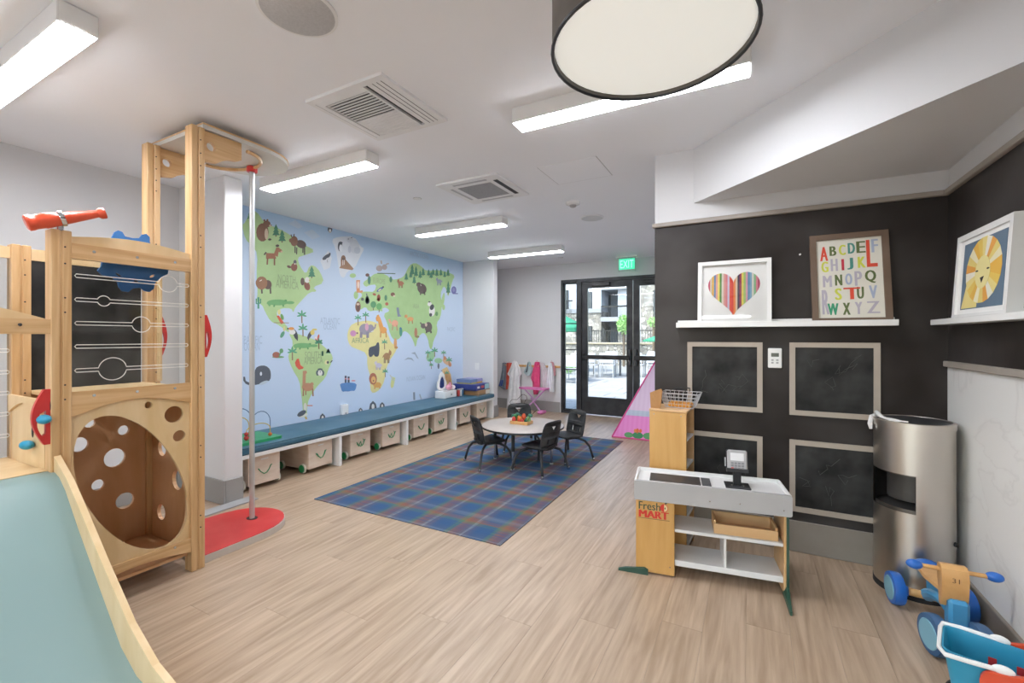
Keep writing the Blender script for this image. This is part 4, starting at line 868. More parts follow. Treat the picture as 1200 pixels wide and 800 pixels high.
for i in range(90):
    x = -10 + .13*i
    if -8.6 < x < -1.5:
        o = bpy.data.objects.new('picket', pm); COL.objects.link(o); o.parent = t; o.location = (x + 6, 0, .03)
for x in (-8.4, -7.0, -5.7, -4.3): build('fence_post', MB().box((x - .04, 23.46, -.03), (x + .04, 23.54, 1.85)), M_blackm, t)
M_umb = mat('green_canopy', '#1a7a58', .8, var=.08)
def umbrella(x, y, z0, R, label, pk=.55):
    t = thing('patio_umbrella', label, 'umbrella', (x, y, -.02), 0, 'green patio umbrellas')
    n = 8; vs = [(x, y, z0 + pk)] + [(x + R*math.cos(2*PI*i/n), y + R*math.sin(2*PI*i/n), z0) for i in range(n)] + [(x + R*math.cos(2*PI*i/n), y + R*math.sin(2*PI*i/n), z0 - .29*pk) for i in range(n)]
    b = MB().add(vs, [(0, 1 + i, 1 + (i+1) % n) for i in range(n)] + [(1 + i, 9 + i, 9 + (i+1) % n, 1 + (i+1) % n) for i in range(n)])
    build('canopy', b, M_umb, t); build('pole', MB().cyl((x, y, -.02), (x, y, z0 + pk), .025, 10), M_blackm, t); build('base', MB().cyl((x, y, -.02), (x, y, .06), .25, 16), M_blackm, t)
q = ony(661, 400, 17.6); umbrella(q.x, q.y, 1.78, 1.05, 'green patio umbrella seen through the sidelight')
q = ony(770, 400, 20.5); umbrella(q.x, q.y, 1.26, .62, 'low green patio umbrella behind the glass door by tent', .22)
def leafy(nm, label, c, R, trunk, n, m1_, seed):
    t = thing(nm, label, 'tree' if trunk else 'shrub', (c[0], c[1], -.02)); rn = random.Random(seed); b = MB()
    for i in range(n):
        d = Vector((rn.gauss(0,1), rn.gauss(0,1), rn.gauss(0,1))).normalized() * (rn.random()**.4); p_ = Vector(c) + Vector((d.x*R[0], d.y*R[1], d.z*R[2]))
        u = Vector((rn.gauss(0,1), rn.gauss(0,1), rn.gauss(0,1))).normalized(); v = u.orthogonal().normalized(); s_ = R[0]*.16
        b.add([p_ - u*s_, p_ + v*s_*.5, p_ + u*s_, p_ - v*s_*.5], [(0, 1, 2, 3)])
    o = build('foliage', b, m1_, t, recalc=False); o['kind'] = 'stuff'
    build('trunk', MB().cyl((c[0], c[1], -.02), (c[0], c[1], c[2]), .06 if trunk else .02, 8), mat('bark', '#5f5244', .9), t)
M_leaf = mat('bright_leaves', '#86b85c', .7, var=.25, scale=3)
q = ony(731, 380, 21.5); leafy('small_tree', 'bright green young tree in front of the balcony building', (q.x, q.y, 2.0), (.34, .34, .5), True, 700, M_leaf, 1)
q = ony(766, 377, 21.5); leafy('small_tree', 'green tree beside the stone tower of the building', (q.x, q.y, 2.1), (.3, .3, .25), True, 300, M_leaf, 2)
q = onz(666, 438, -.02); leafy('low_shrub', 'low green shrub on patio seen through the sidelight', (q.x, q.y, .2), (.3, .3, .22), False, 300, M_leaf, 3)
# building across the patio
YH = 35.0
hs = thing('apartment_building', 'stone and white apartment building with balcony across the patio', 'building', (-11, YH + 3, -.03))
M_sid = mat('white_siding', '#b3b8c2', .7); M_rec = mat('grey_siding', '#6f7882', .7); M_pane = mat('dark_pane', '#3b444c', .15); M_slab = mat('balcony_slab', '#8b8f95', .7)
def hb(nm, u0, v0, u1, v1, y0, y1, m_, par=None):
    a, c = ony(u0, v0, y0), ony(u1, v1, y0); return build(nm, MB().box((a.x, y0, max(c.z, -.03)), (c.x, y1, a.z)), m_, par or hs)
a, c = ony(655, 300, YH), ony(780, 500, YH)
hb('stone_base', 655, 366, 704.5, 520, YH - .15, YH + 6, mst); hb('upper_wall', 655, 270, 704.5, 366, YH, YH + 6, M_sid); hb('string_course', 655, 362.5, 705, 366, YH - .25, YH, M_slab)
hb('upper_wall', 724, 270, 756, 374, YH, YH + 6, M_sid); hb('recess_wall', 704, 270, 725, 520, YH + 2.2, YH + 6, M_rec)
hb('balcony_slab', 704, 371.5, 735, 376, YH - .9, YH + 2.2, M_slab); hb('balcony_ceiling', 704, 333, 735, 338, YH - .5, YH + 2.2, M_slab); hb('upper_wall', 704, 270, 735, 333.5, YH - .2, YH + 2, M_sid)
hb('stone_base', 724, 376, 756, 520, YH + .1, YH + 6, mst)
hb('stone_tower', 751, 270, 790, 520, YH - 1.5, YH + 5, mst); hb('corner_board', 747, 270, 751.5, 520, YH - 1.0, YH + 5, M_sid)
def win(u0, v0, u1, v1, y):
    f_ = hb('window', u0, v0, u1, v1, y - .06, y, M_blackm)
    hb('glass', u0 + .8, v0 + .8, (u0+u1)/2 - .25, v1 - .8, y - .1, y - .06, M_pane, f_); hb('glass', (u0+u1)/2 + .25, v0 + .8, u1 - .8, v1 - .8, y - .1, y - .06, M_pane, f_)
win(687, 342, 693.5, 363, YH); win(662, 340, 666, 368, YH); win(687, 382, 693.5, 400, YH - .15); win(707.5, 346, 715.5, 371, YH + 2.2); win(707, 383, 715.5, 402, YH + 2.2); win(765, 340, 772, 372, YH - 1.5)
rl = hb('balcony_rail', 704, 358.3, 735, 359.3, YH - .9, YH - .85, M_blackm)
for i in range(26):
    u = 704.5 + i*1.15; hb('baluster', u - .15, 359, u + .15, 371.5, YH - .9, YH - .87, M_blackm, rl)
rl = hb('balcony_rail', 655, 352, 671, 353, YH - .9, YH - .85, M_blackm)
for i in range(12): hb('baluster', 655.5 + i*1.3 - .15, 353, 655.5 + i*1.3 + .15, 367, YH - .9, YH - .87, M_blackm, rl)

# ------------------------------------------------------------------ rug, kids table and chairs
mr_, N, L, p = newmat('plaid_rug')
tc = N.new('ShaderNodeTexCoord'); sp = N.new('ShaderNodeSeparateXYZ'); L.new(tc.outputs['Object'], sp.inputs[0])
def streak(sx, sy, dist=0.0):
    mp = N.new('ShaderNodeMapping'); mp.inputs['Scale'].default_value = (sx, sy, 1); L.new(tc.outputs['Object'], mp.inputs['Vector'])
    no = N.new('ShaderNodeTexNoise'); no.inputs['Scale'].default_value = 1; no.inputs['Detail'].default_value = 4; L.new(mp.outputs[0], no.inputs['Vector']); return no.outputs['Fac']
def band(axis, period, off, cols, jit):
    a = N.new('ShaderNodeMath'); a.operation = 'MULTIPLY_ADD'; a.inputs[1].default_value = 1/period; a.inputs[2].default_value = off + 20; L.new(sp.outputs[axis], a.inputs[0])
    j = N.new('ShaderNodeMath'); j.operation = 'MULTIPLY_ADD'; j.inputs[1].default_value = .22; L.new(jit, j.inputs[0]); L.new(a.outputs[0], j.inputs[2])
    f = N.new('ShaderNodeMath'); f.operation = 'FRACT'; L.new(j.outputs[0], f.inputs[0])
    r = N.new('ShaderNodeValToRGB'); e = r.color_ramp.elements
    e[0].position = cols[0][0]; e[0].color = lin(cols[0][1]); e[1].position = cols[-1][0]; e[1].color = lin(cols[-1][1])
    for q_, h_ in cols[1:-1]: z = e.new(q_); z.color = lin(h_)
    L.new(f.outputs[0], r.inputs[0]); return r.outputs[0]
s1_, s2_ = streak(2, 60), streak(60, 2)
c1 = band('X', .33, .1, [(0,'#23507c'),(.28,'#28557f'),(.38,'#47705c'),(.48,'#8a5a3c'),(.58,'#7e4c44'),(.70,'#6a5a58'),(.76,'#8c9094'),(.80,'#5f5560'),(1,'#23507c')], s2_)
c2 = band('Y', .34, .0, [(0,'#214a76'),(.20,'#2a5076'),(.31,'#4d6e50'),(.42,'#86513c'),(.56,'#44566a'),(.72,'#707684'),(.77,'#45506a'),(1,'#214a76')], s1_)
mx = N.new('ShaderNodeMix'); mx.data_type = 'RGBA'; L.new(c1, mx.inputs[6]); L.new(c2, mx.inputs[7])
fa = N.new('ShaderNodeMapRange'); fa.inputs[1].default_value = .35; fa.inputs[2].default_value = .65; L.new(s1_, fa.inputs[0]); 
fm = N.new('ShaderNodeMapRange'); fm.inputs[3].default_value = .3; fm.inputs[4].default_value = .7; L.new(fa.outputs[0], fm.inputs[0]); L.new(fm.outputs[0], mx.inputs[0])
L.new(mx.outputs[2], p.inputs['Base Color']); p.inputs['Roughness'].default_value = .85
b = MB().prism([(-3.30, 2.565), (-1.47, 2.575), (-1.50, 5.95), (-3.28, 5.93)], FZ, 0, .007)
single('rug', b, mr_, 'blue and red plaid rug under the kids table', 'rug')
TX, TY, TZ = -2.24, 4.43, .42
t = thing('round_table', 'low round kids table with grey top on plaid rug', 'table', (TX, TY, .007))
fn = lambda x, y, h: (TX + x, TY + y, h)
build('tabletop', MB().lathe([(.44, TZ - .026), (.455, TZ - .02), (.455, TZ - .004), (.448, TZ)], 48, fn), mat('table_grey', '#b9aea6', .4, var=.05, scale=20), t, True)
build('edge_band', MB().lathe([(.45, TZ - .027), (.459, TZ - .022), (.459, TZ - .006), (.452, TZ - .003)], 48, fn), M_black, t, True)
for k in range(4):
    an = PI/4 + k*PI/2 - .63; x, y = TX + .33*math.cos(an), TY + .33*math.sin(an)
    lg = build('leg', MB().cyl((x, y, .2), (x, y, TZ - .02), .018, 14), M_blackm, t, True)
    build('leg_insert', MB().cyl((x, y, .02), (x, y, .21), .0135, 12), M_chrome, lg, True); build('foot', MB().cyl((x, y, .007), (x, y, .022), .018, 12), M_grey, lg, True)
def make_chair():
    c = thing('kids_chair', 'x', 'chair', (0, 0, 0), 0, 'kids chairs around the round table')
    ol = rrect(-.145, -.13, .145, .14, .05)
    dish = lambda a, e, d: (a, e, .245 + .10*a*a - .10*(e - .05)**2*1.2 + d)
    build('seat', MB().prism(ol, dish, 0, .014), M_black, c, True, world=False)
    bk = smooth_loop([(-.135, .225), (-.14, .34), (-.135, .46), (-.11, .5), (.11, .5), (.135, .46), (.14, .34), (.135, .225)], 2)
    fb = lambda a, z, d: (a, -.125 - .22*(z - .25) + 1.3*a*a + d, z)
    tri_ = [(-.042, .455), (.042, .455), (0, .405)]
    sl_ = [rrect(s*.062 - .013, .275, s*.062 + .013, .335, .011, 3) for s in (-1, 1)]
    build('backrest', MB().prism(bk, fb, -.007, .007, [tri_] + sl_), M_black, c, True, world=False)
    build('backrest_rim', MB().tube([fb(a, z, 0) for a, z in bk], .008, 6, True), M_black, c, True, world=False)
    for sx in (-1, 1):
        for sy in (-1, 1):
            pts = [(sx*.04, sy*.03, .225), (sx*.10, sy*.08, .222), (sx*.15, sy*.125, .20), (sx*.185, sy*.155, .15), (sx*.20, sy*.17, .09), (sx*.215, sy*.185, .022)]
            lg = build('leg', MB().tube(pts, .0125, 8), M_black, c, True, world=False)
            build('foot', MB().lathe([(.014, 0), (.016, .006), (.012, .028)], 12, lambda a, e, h: (sx*.217 + a, sy*.187 + e, h)), M_chrome, lg, True, world=False)
    build('seat_bracket', MB().rbox((-.08, -.06, .215), (.08, .06, .236), .004), M_black, c, world=False)
    return c
ch0 = make_chair()
def face_to(x, y, tx, ty): return math.atan2(ty - y, tx - x) - PI/2
for i, (x, y, tw, lb) in enumerate(((-2.52, 4.17, .18, 'black kids chair at table with its back to the fire pole'), (-1.93, 4.22, .38, 'black kids chair at table with its back to the dark wall'),
                                    (-1.86, 4.80, .25, 'black kids chair at table with its back to the pink tent'), (-2.52, 4.93, .1, 'black kids chair at table with its back to the dress-up rack'))):
    c = ch0 if i == 0 else copy_tree(ch0); put(c, (x, y, .007), face_to(x, y, TX, TY) + tw); c.scale = (1.06,)*3; c['label'] = lb
q = thing('toy_planter', 'small wooden tray with colourful toy vegetables on kids table', 'toy', (-2.27, 4.46, TZ))
for (x0, x1, y0, y1) in ((-2.38, -2.16, 4.39, 4.40), (-2.38, -2.16, 4.52, 4.53), (-2.38, -2.37, 4.40, 4.52), (-2.17, -2.16, 4.40, 4.52)): build('tray_side', MB().rbox((x0, y0, TZ), (x1, y1, TZ + .035), .002), M_toywood, q)
build('tray_bottom', MB().box((-2.37, 4.40, TZ), (-2.17, 4.52, TZ + .008)), M_toywood, q)
rn = random.Random(5)
for i in range(14):
    c_ = ['#d9582c', '#3f8a4f', '#e08a3a', '#2f6f5a', '#c93c36', '#7fb06a', '#d8c060'][i % 7]
    x, y = -2.27 + rn.uniform(-.08, .08), 4.46 + rn.uniform(-.04, .04); build('vegetable', MB().ball((x, y, TZ + .035 + rn.uniform(0, .05)), (rn.uniform(.014, .026), rn.uniform(.014, .024), rn.uniform(.02, .04)), 10, 7), mat('veg_' + c_[1:], c_, .5), q, True)
for (dx, dz) in ((-.1, .08), (.11, .1), (-.05, .1)): build('leaf', MB().ball((-2.27 + dx, 4.46, TZ + dz), (.03, .008, .02), 10, 6), mat('veg_2f6f5a', '#2f6f5a', .5), q, True)
build('stalk', MB().tube([(-2.2, 4.46, TZ + .03), (-2.16, 4.48, TZ + .1), (-2.1, 4.5, TZ + .16)], .003, 5), MC['bark'], q)

# ------------------------------------------------------------------ dress-up rail, toy ironing board, wire figure, tent
YG = YB - .06
t = thing('coat_rail', 'wooden peg rail on back wall for dress-up clothes', 'coat rail', (-3.7, YB, .84))
build('board', MB().rbox((-4.30, YB - .022, .82), (-3.10, YB - .001, .86), .004), M_toywood, t)
for i in range(7): build('peg', MB().tube([(-4.22 + i*.175, YB - .02, .84), (-4.22 + i*.175, YB - .085, .85)], [.008, .011], 8), M_toywood, t, True)
def garment(label, rows_, c_, cat='costume', y=YG, folds=3.0, amp=.014, seed=0, trims=()):
    """rows: (v, u0, u1) outline in photo pixels on the plane in front of the back wall"""
    n = 14; vs = []; k = len(rows_)
    for side in (0, 1):
        for (v, u0, u1) in rows_:
            for j in range(n + 1):
                q_ = ony(u0 + (u1 - u0)*j/n, v, y); f_ = j/n
                dd = amp*math.sin(f_*folds*2*PI + seed + v*.05) + .02*math.sin(PI*f_)
                vs.append((q_.x, y - dd if side == 0 else y + .022 - dd*.4, q_.z))
    N1 = k*(n+1); fs = []
    for i in range(k - 1):
        for j in range(n):
            a_ = i*(n+1) + j; fs += [(a_, a_+1, a_+n+2, a_+n+1), (N1+a_, N1+a_+n+1, N1+a_+n+2, N1+a_+1)]
    for i in range(k - 1):
        for j in (0, n): a_ = i*(n+1) + j; fs.append((a_, a_+n+1, N1+a_+n+1, N1+a_))
    for i in (0, k - 1):
        for j in range(n): a_ = i*(n+1) + j; fs.append((a_, N1+a_, N1+a_+1, a_+1))
    t = thing('dress_up_costume', label, cat, tuple(ony((rows_[0][1]+rows_[0][2])/2, rows_[-1][0], y)), 0, 'dress-up costumes on the peg rail')
    build('garment_body', MB().add(vs, fs), mat('fab_' + c_[1:], c_, .9, var=.15, scale=12), t, True)
    u, v = (rows_[0][1] + rows_[0][2])/2, rows_[0][0]; q_ = ony(u, v, y)
    build('hanging_loop', MB().tube([(q_.x - .015, y - .005, q_.z - .01), (q_.x, y - .005, q_.z + .03), (q_.x + .015, y - .005, q_.z - .01)], .003, 5), mat('fab_' + c_[1:], c_), t)
    for (tc_, a0, a1, i0, i1) in trims:
        tv = []; 
        for i in range(i0, i1 + 1):
            for f_ in (a0, a1):
                v, u0, u1 = rows_[i]; q_ = ony(u0 + (u1-u0)*f_, v, y); tv.append((q_.x, y - .02*math.sin(PI*f_) - amp - .002, q_.z))
        m_ = MB().add(tv, [(2*i, 2*i+1, 2*i+3, 2*i+2) for i in range(i1 - i0)]); bm_ = MB(); cnt = len(tv)
        bm_.add(tv + [(a_, b_ + .003, c__) for a_, b_, c__ in tv], m_.f + [tuple(i + cnt for i in f_)[::-1] for f_ in m_.f]); build('trim_patch', bm_, mat('fab_' + tc_[1:], tc_, .8), t)
garment('grey and blue patterned costume at end of peg rail', [(425,589,593),(435,588,594),(445,586,594),(452,584,593),(456,590,594)], '#7c8791', y=YG + .022, folds=2, trims=[('#2f4fa0', .15, .6, 2, 3)])
garment('red cape hanging beside long white dress', [(425,594,600),(438,593.5,599),(448,593,597),(456,592.5,596)], '#d2492c', y=YG - .012, folds=1.5)
garment('long white dress with short sleeves on peg rail', [(423,601,605),(430,598.5,608.5),(438,594.5,611),(441,597,609),(446,596.5,608.5),(460,594.5,609.5),(470,593.5,609.5),(479,593,609)], '#efeeee', y=YG - .075, folds=3)
garment('pale blue bag with strap hanging on peg rail', [(424,619,621),(431,616,623),(436,613.5,623.5),(440,617,621)], '#b9d0d2', trims=[('#5a5f68', .3, .5, 0, 2)])
garment('hot pink dress hanging on peg rail', [(424,627,632),(432,625,632.5),(443,622,632.5),(448,624,632.5),(455,624,632),(462,625,629.5)], '#e6457f', folds=2)
garment('sheer pale pink skirt beside the hot pink dress', [(425,633,637),(435,634,642),(447,634,643),(455,635,643)], '#ddd2d6', y=YG + .012)
garment('white shirt hanging near door end of peg rail', [(425,643,646),(435,642,648),(445,640.5,649),(459,641,649)], '#ececf2', y=YG - .04, folds=2)
garment('thin pink and beige scarf at door end of peg rail', [(424,645,648),(432,647,650.5),(440,648,651)], '#d99aa2', y=YG + .012, folds=1)
q = thing('toy_ironing_board', 'pink toy ironing board with crossed lilac legs by back wall', 'toy', (-3.58, 7.42, 0))
yi = 7.42; a, c = ony(609.5, 453, yi), ony(641, 454, yi)
build('board', MB().prism([(a.x, yi - .05), (a.x + .08, yi - .10), (c.x, yi - .11), (c.x, yi + .11), (a.x + .08, yi + .10), (a.x, yi + .05)], FZ, a.z - .03, a.z), M_pink, q)
M_lil = mat('lilac_plastic', '#d9a2d8', .4)
for (u0, v0, u1, v1, dy) in ((638, 456, 613, 481, -.05), (622, 466, 634, 482, .05)):
    s_, e_ = ony(u0, v0, yi + dy), ony(u1, v1, yi + dy); s_.z = min(s_.z, a.z - .03); e_.z = .014
    build('leg', MB().tube([s_, e_], .014, 8), M_lil, q, True)
s_, e_ = ony(615, 456, yi), ony(628, 470, yi); build('brace', MB().tube([s_, e_], .012, 8), M_lil, q, True)
e_ = ony(635, 482, yi); build('foot', MB().rbox((e_.x - .05, yi - .1, 0), (e_.x + .05, yi + .1, .05), .015), M_pink, q)
e_ = ony(613, 481, yi); build('foot', MB().rbox((e_.x - .02, yi - .1, 0), (e_.x + .02, yi + .1, .025), .008), M_lil, q)
q = thing('wire_figure', 'black bent wire animal figure on floor by white dress', 'wire figure', (-3.9, 7.3, 0)); yw = 7.25
M_wire = mat('black_wire', '#55524e', .5)
for pl_ in ([(599,475),(597.5,471),(600,468),(606,468),(609,465),(611,462.5),(614,462),(617,464),(617.5,468),(615,470)], [(599,475),(601,479),(607,480),(612,479)], [(610,467),(612,472),(610,477),(612,482)], [(616,468),(614,473),(617,477),(615,482)], [(612,472),(616,475),(612,478)]):
    P_ = [Vector(ony(u, v, yw)) for u, v in pl_]
    for k_ in P_: k_.z = max(k_.z, .006)
    build('wire', MB().tube(P_, .005, 6), M_wire, q, True)
build('stand', MB().lathe([(.07, 0), (.07, .006)], 16, lambda x, y, h: (ony(612, 480, yw).x + x, yw + y, h)), M_wire, q, True)
# pink tent
mt, N, L, p = newmat('tent_fabric')
tc = N.new('ShaderNodeTexCoord'); sp = N.new('ShaderNodeSeparateXYZ'); L.new(tc.outputs['Object'], sp.inputs[0])
r = N.new('ShaderNodeValToRGB'); r.color_ramp.interpolation = 'CONSTANT'; e = r.color_ramp.elements; e[0].color = lin('#e58ac9'); e[1].position = .30; e[1].color = lin('#b9c0d2'); k = e.new(.37); k.color = lin('#ddc4dc')
L.new(sp.outputs['Z'], r.inputs[0])
wv = N.new('ShaderNodeTexWave'); wv.inputs['Scale'].default_value = 5; wv.inputs['Distortion'].default_value = .6; L.new(tc.outputs['Object'], wv.inputs['Vector'])
mx = N.new('ShaderNodeMix'); mx.data_type = 'RGBA'; mx.blend_type = 'SOFT_LIGHT'; mx.inputs[0].default_value = .08; L.new(r.outputs[0], mx.inputs[6]); L.new(wv.outputs['Color'], mx.inputs[7]); L.new(mx.outputs[2], p.inputs['Base Color']); p.inputs['Roughness'].default_value = .8
tx0, tx1, ty0, ty1, tz = -1.70, -.68, 6.12, 7.14, 1.08
tent = thing('play_tent', 'pink and lilac play tent beside the glass doors', 'tent', ((tx0+tx1)/2, (ty0+ty1)/2, 0)); ap = Vector(((tx0+tx1)/2, (ty0+ty1)/2, tz)); cs = [(tx0,ty0,.01),(tx1,ty0,.01),(tx1,ty1,.01),(tx0,ty1,.01)]
M_edge = mat('magenta_piping', '#d64a8c', .7)
for k in range(4):
    A, B_ = Vector(cs[k]), Vector(cs[(k+1) % 4]); nn = (B_ - A).cross(ap - A).normalized() * .004
    build('tent_panel', MB().add([A, B_, ap, A + nn, B_ + nn, ap + nn], [(0,1,2),(5,4,3),(0,3,4,1),(1,4,5,2),(2,5,3,0)]), mt, tent)
    build('piping', MB().tube([A, ap], .012, 6), M_edge, tent, True); build('hem', MB().tube([A, B_], .01, 6), M_edge, tent, True)
A, B_ = Vector(cs[0]), Vector(cs[1]); upv = (ap - (A + B_)/2); nn = (B_ - A).cross(ap - A).normalized()
if nn.y > 0: nn = -nn
fp = lambda a_, h_, d_: tuple(A + (B_ - A)*a_ + upv*(h_/tz) + nn*(.006 + d_))
for (a_, h_, w_, hh, c_) in ((.22, .04, .10, .05, '#5a9a62'), (.34, .045, .12, .06, '#3f8a5a'), (.48, .05, .12, .06, '#5a9a62'), (.33, .10, .035, .05, '#e0703a'), (.30, .10, .03, .035, '#e58a4a'), (.37, .105, .03, .035, '#e0703a')):
    build('printed_flower', MB().prism(ellipse(a_, h_, w_*.6, hh*.7, 12), fp, -.0015, .001), mat('tentprint_' + c_[1:], c_, .8), tent)

# ------------------------------------------------------------------ dark wall: chalkboards, ledges, pictures, thermostat
def chalkboard(x0, x1, z0, z1, label):
    t = thing('framed_chalkboard', label, 'chalkboard', ((x0+x1)/2, YD - .01, z0), 0, 'framed chalkboards on the dark wall'); y = YD - .006; w_ = .032
    build('board', MB().box((x0 + .01, y - .006, z0 + .01), (x1 - .01, y, z1 - .01)), M_chalk, t)
    for pts in ([(x0,z0),(x1,z0),(x1-w_,z0+w_),(x0+w_,z0+w_)], [(x0,z1),(x1,z1),(x1-w_,z1-w_),(x0+w_,z1-w_)], [(x0,z0),(x0,z1),(x0+w_,z1-w_),(x0+w_,z0+w_)], [(x1,z0),(x1,z1),(x1-w_,z1-w_),(x1-w_,z0+w_)]):
        build('frame_piece', MB().prism(pts, FY, y - .016, y), M_frame, t)
    rn = random.Random(int(x0*100 + z0*1000)); M_c = mat('chalk_dust', '#4b4b49', .9)
    for i in range(4):
        px_, pz = rn.uniform(x0 + .1, x1 - .1), rn.uniform(z0 + .1, z1 - .1); P_ = [(px_, y - .0065, pz)]
        for k in range(5): P_.append((min(max(P_[-1][0] + rn.uniform(-.05, .06), x0+.05), x1-.05), y - .0065, min(max(P_[-1][2] + rn.uniform(-.06, .06), z0+.05), z1-.05)))
        build('chalk_mark', MB().tube(P_, .0012, 4), M_c, t)
chalkboard(-.401, .069, .886, 1.356, 'framed chalkboard above counter, left of the thermostat beneath the heart picture')
chalkboard(.222, .688, .886, 1.356, 'framed chalkboard beneath the alphabet poster')
chalkboard(-.401, .069, .262, .725, 'low framed chalkboard partly hidden behind the toy shop counter')
chalkboard(.222, .688, .262, .725, 'low framed chalkboard beside the steel trash can')
t = thing('thermostat', 'white wall thermostat between the two upper chalkboards', 'thermostat', (.139, YD, 1.19))
build('body', MB().rbox((.1, YD - .03, 1.187), (.179, YD - .006, 1.317), .004), M_gloss, t)
build('display', MB().box((.118, YD - .0315, 1.262), (.162, YD - .03, 1.286)), mat('lcd', '#5c6258', .3), t)
for (x, z) in ((.125, 1.24), (.153, 1.24), (.125, 1.222), (.153, 1.222)): build('button', MB().rbox((x - .007, YD - .033, z - .005), (x + .007, YD - .03, z + .005), .001), M_grey, t)
t = thing('picture_ledge', 'white picture ledge on dark wall above chalkboards', 'shelf', (.14, YD, 1.46))
build('shelf_board', MB().rbox((-.467, YD - .10, 1.458), (.755, YD - .006, 1.474), .002), M_gloss, t); build('front_lip', MB().rbox((-.467, YD - .105, 1.458), (.755, YD - .095, 1.494), .002), M_gloss, t); build('back_lip', MB().rbox((-.467, YD - .018, 1.474), (.755, YD - .006, 1.51), .002), M_gloss, t)
t = thing('picture_ledge', 'white picture ledge on right wall above marble wainscot', 'shelf', (XR, 2.7, 1.46))
build('shelf_board', MB().rbox((XR - .10, 2.0, 1.458), (XR - .006, 3.34, 1.474), .002), M_gloss, t); build('front_lip', MB().rbox((XR - .105, 2.0, 1.458), (XR - .095, 3.34, 1.488), .002), M_gloss, t); build('back_lip', MB().rbox((XR - .018, 2.0, 1.474), (XR - .006, 3.34, 1.51), .002), M_gloss, t)
def tilt(x0, yb, z0, lean):            # local picture coords: a across, b up, d out of the picture
    return lambda a, b_, d: (x0 + a, yb + b_*lean - d, z0 + b_)
def picture(nm, label, W_, H_, fn, fw, m_f, m_mat, dep=.03):
    t = thing(nm, label, 'picture', fn(W_/2, 0, 0))
    build('backing', MB().prism([(fw*.5, fw*.5), (W_-fw*.5, fw*.5), (W_-fw*.5, H_-fw*.5), (fw*.5, H_-fw*.5)], fn, -.008, 0), m_mat, t)
    fr_ = build('frame', MB().prism([(0,0),(W_,0),(W_,H_),(0,H_)], fn, -.01, dep - .01, [[(fw,fw),(W_-fw,fw),(W_-fw,H_-fw),(fw,H_-fw)]]), m_f, t)
    return t
fnh = tilt(-.327, YD - .070, 1.4745, .10); W_, H_ = .446, .44
t = picture('heart_picture', 'white framed picture of a heart made of coloured stripes', W_, H_, fnh, .026, M_gloss, mat('mat_board', '#f0efec', .6), .032)
def heart(n=60):
    out = []
    for i in range(n):
        a = 2*PI*i/n; out.append((16*math.sin(a)**3, 13*math.cos(a) - 5*math.cos(2*a) - 2*math.cos(3*a) - math.cos(4*a)))
    return out
hp = [(W_/2 + x*.0099, H_*.51 + y*.0104 + .008) for x, y in heart()]
STR = ['#c2365a','#d8c8b4','#e0b03e','#5a7fae','#dfa08e','#e6d66a','#4a8f3e','#e0d2c6','#dc9a92','#d97f86','#cfc6dc','#e04a30','#d8402c','#e8813a','#dcc6a4','#3f2f4c','#9c2f52','#e4d05a','#9fc06e','#d49aa8','#5f8fb4','#7fa9c4','#d9d4c6','#7fb883','#d77a8c','#a92f55']
x0h, x1h = min(p_[0] for p_ in hp), max(p_[0] for p_ in hp); ns = len(STR)
def clip(poly, xa, keep_gt):
    out = []
    for i in range(len(poly)):
        a, c = poly[i], poly[(i+1) % len(poly)]; ia = (a[0] >= xa) == keep_gt or a[0] == xa; ic = (c[0] >= xa) == keep_gt or c[0] == xa
        if ia: out.append(a)
        if ia != ic: f_ = (xa - a[0])/(c[0] - a[0]); out.append((xa, a[1] + (c[1]-a[1])*f_))
    return out
xm = W_/2
for i in range(ns):
    a0, a1 = x0h + (x1h-x0h)*i/ns, x0h + (x1h-x0h)*(i+1)/ns
    pl_ = clip(clip(hp, a0, True), a1, False)
    if len(pl_) > 2: build('stripe', MB().prism(pl_, fnh, .0002, .0012), mat('stripe_' + STR[i][1:], STR[i], .6), t)
build('glazing', MB().prism([(.026,.026),(W_-.026,.026),(W_-.026,H_-.026),(.026,H_-.026)], fnh, .010, .0115), M_pic, t)
fna0 = tilt(.335, YD - .070, 1.4745, .10); W_, H_ = .395, .56
fna = lambda a, b_, d: fna0(a + (.5 - b_/H_)*.0 - .012*(b_/H_ - .5), b_, d)
t = picture('alphabet_poster', 'brown framed alphabet poster with coloured letters', W_, H_, fna, .034, mat('brown_frame', '#6f5a49', .5), mat('poster_cream', '#e3e0d4', .6), .022)
LC = {'r': '#dc4a2e', 'g': '#5f6e3c', 'y': '#d4d84e', 't': '#4a8f84', 'b': '#a9b4cc', 'l': '#b9b3c0', 'e': '#3a9a72', 'c': '#c3263e', 'o': '#3f9a78'}
def pz(x, y): return ((x - 150)/445*.325 + .036 - (y - 410)/560*.02, .525 - (y - 150)/545*.49)
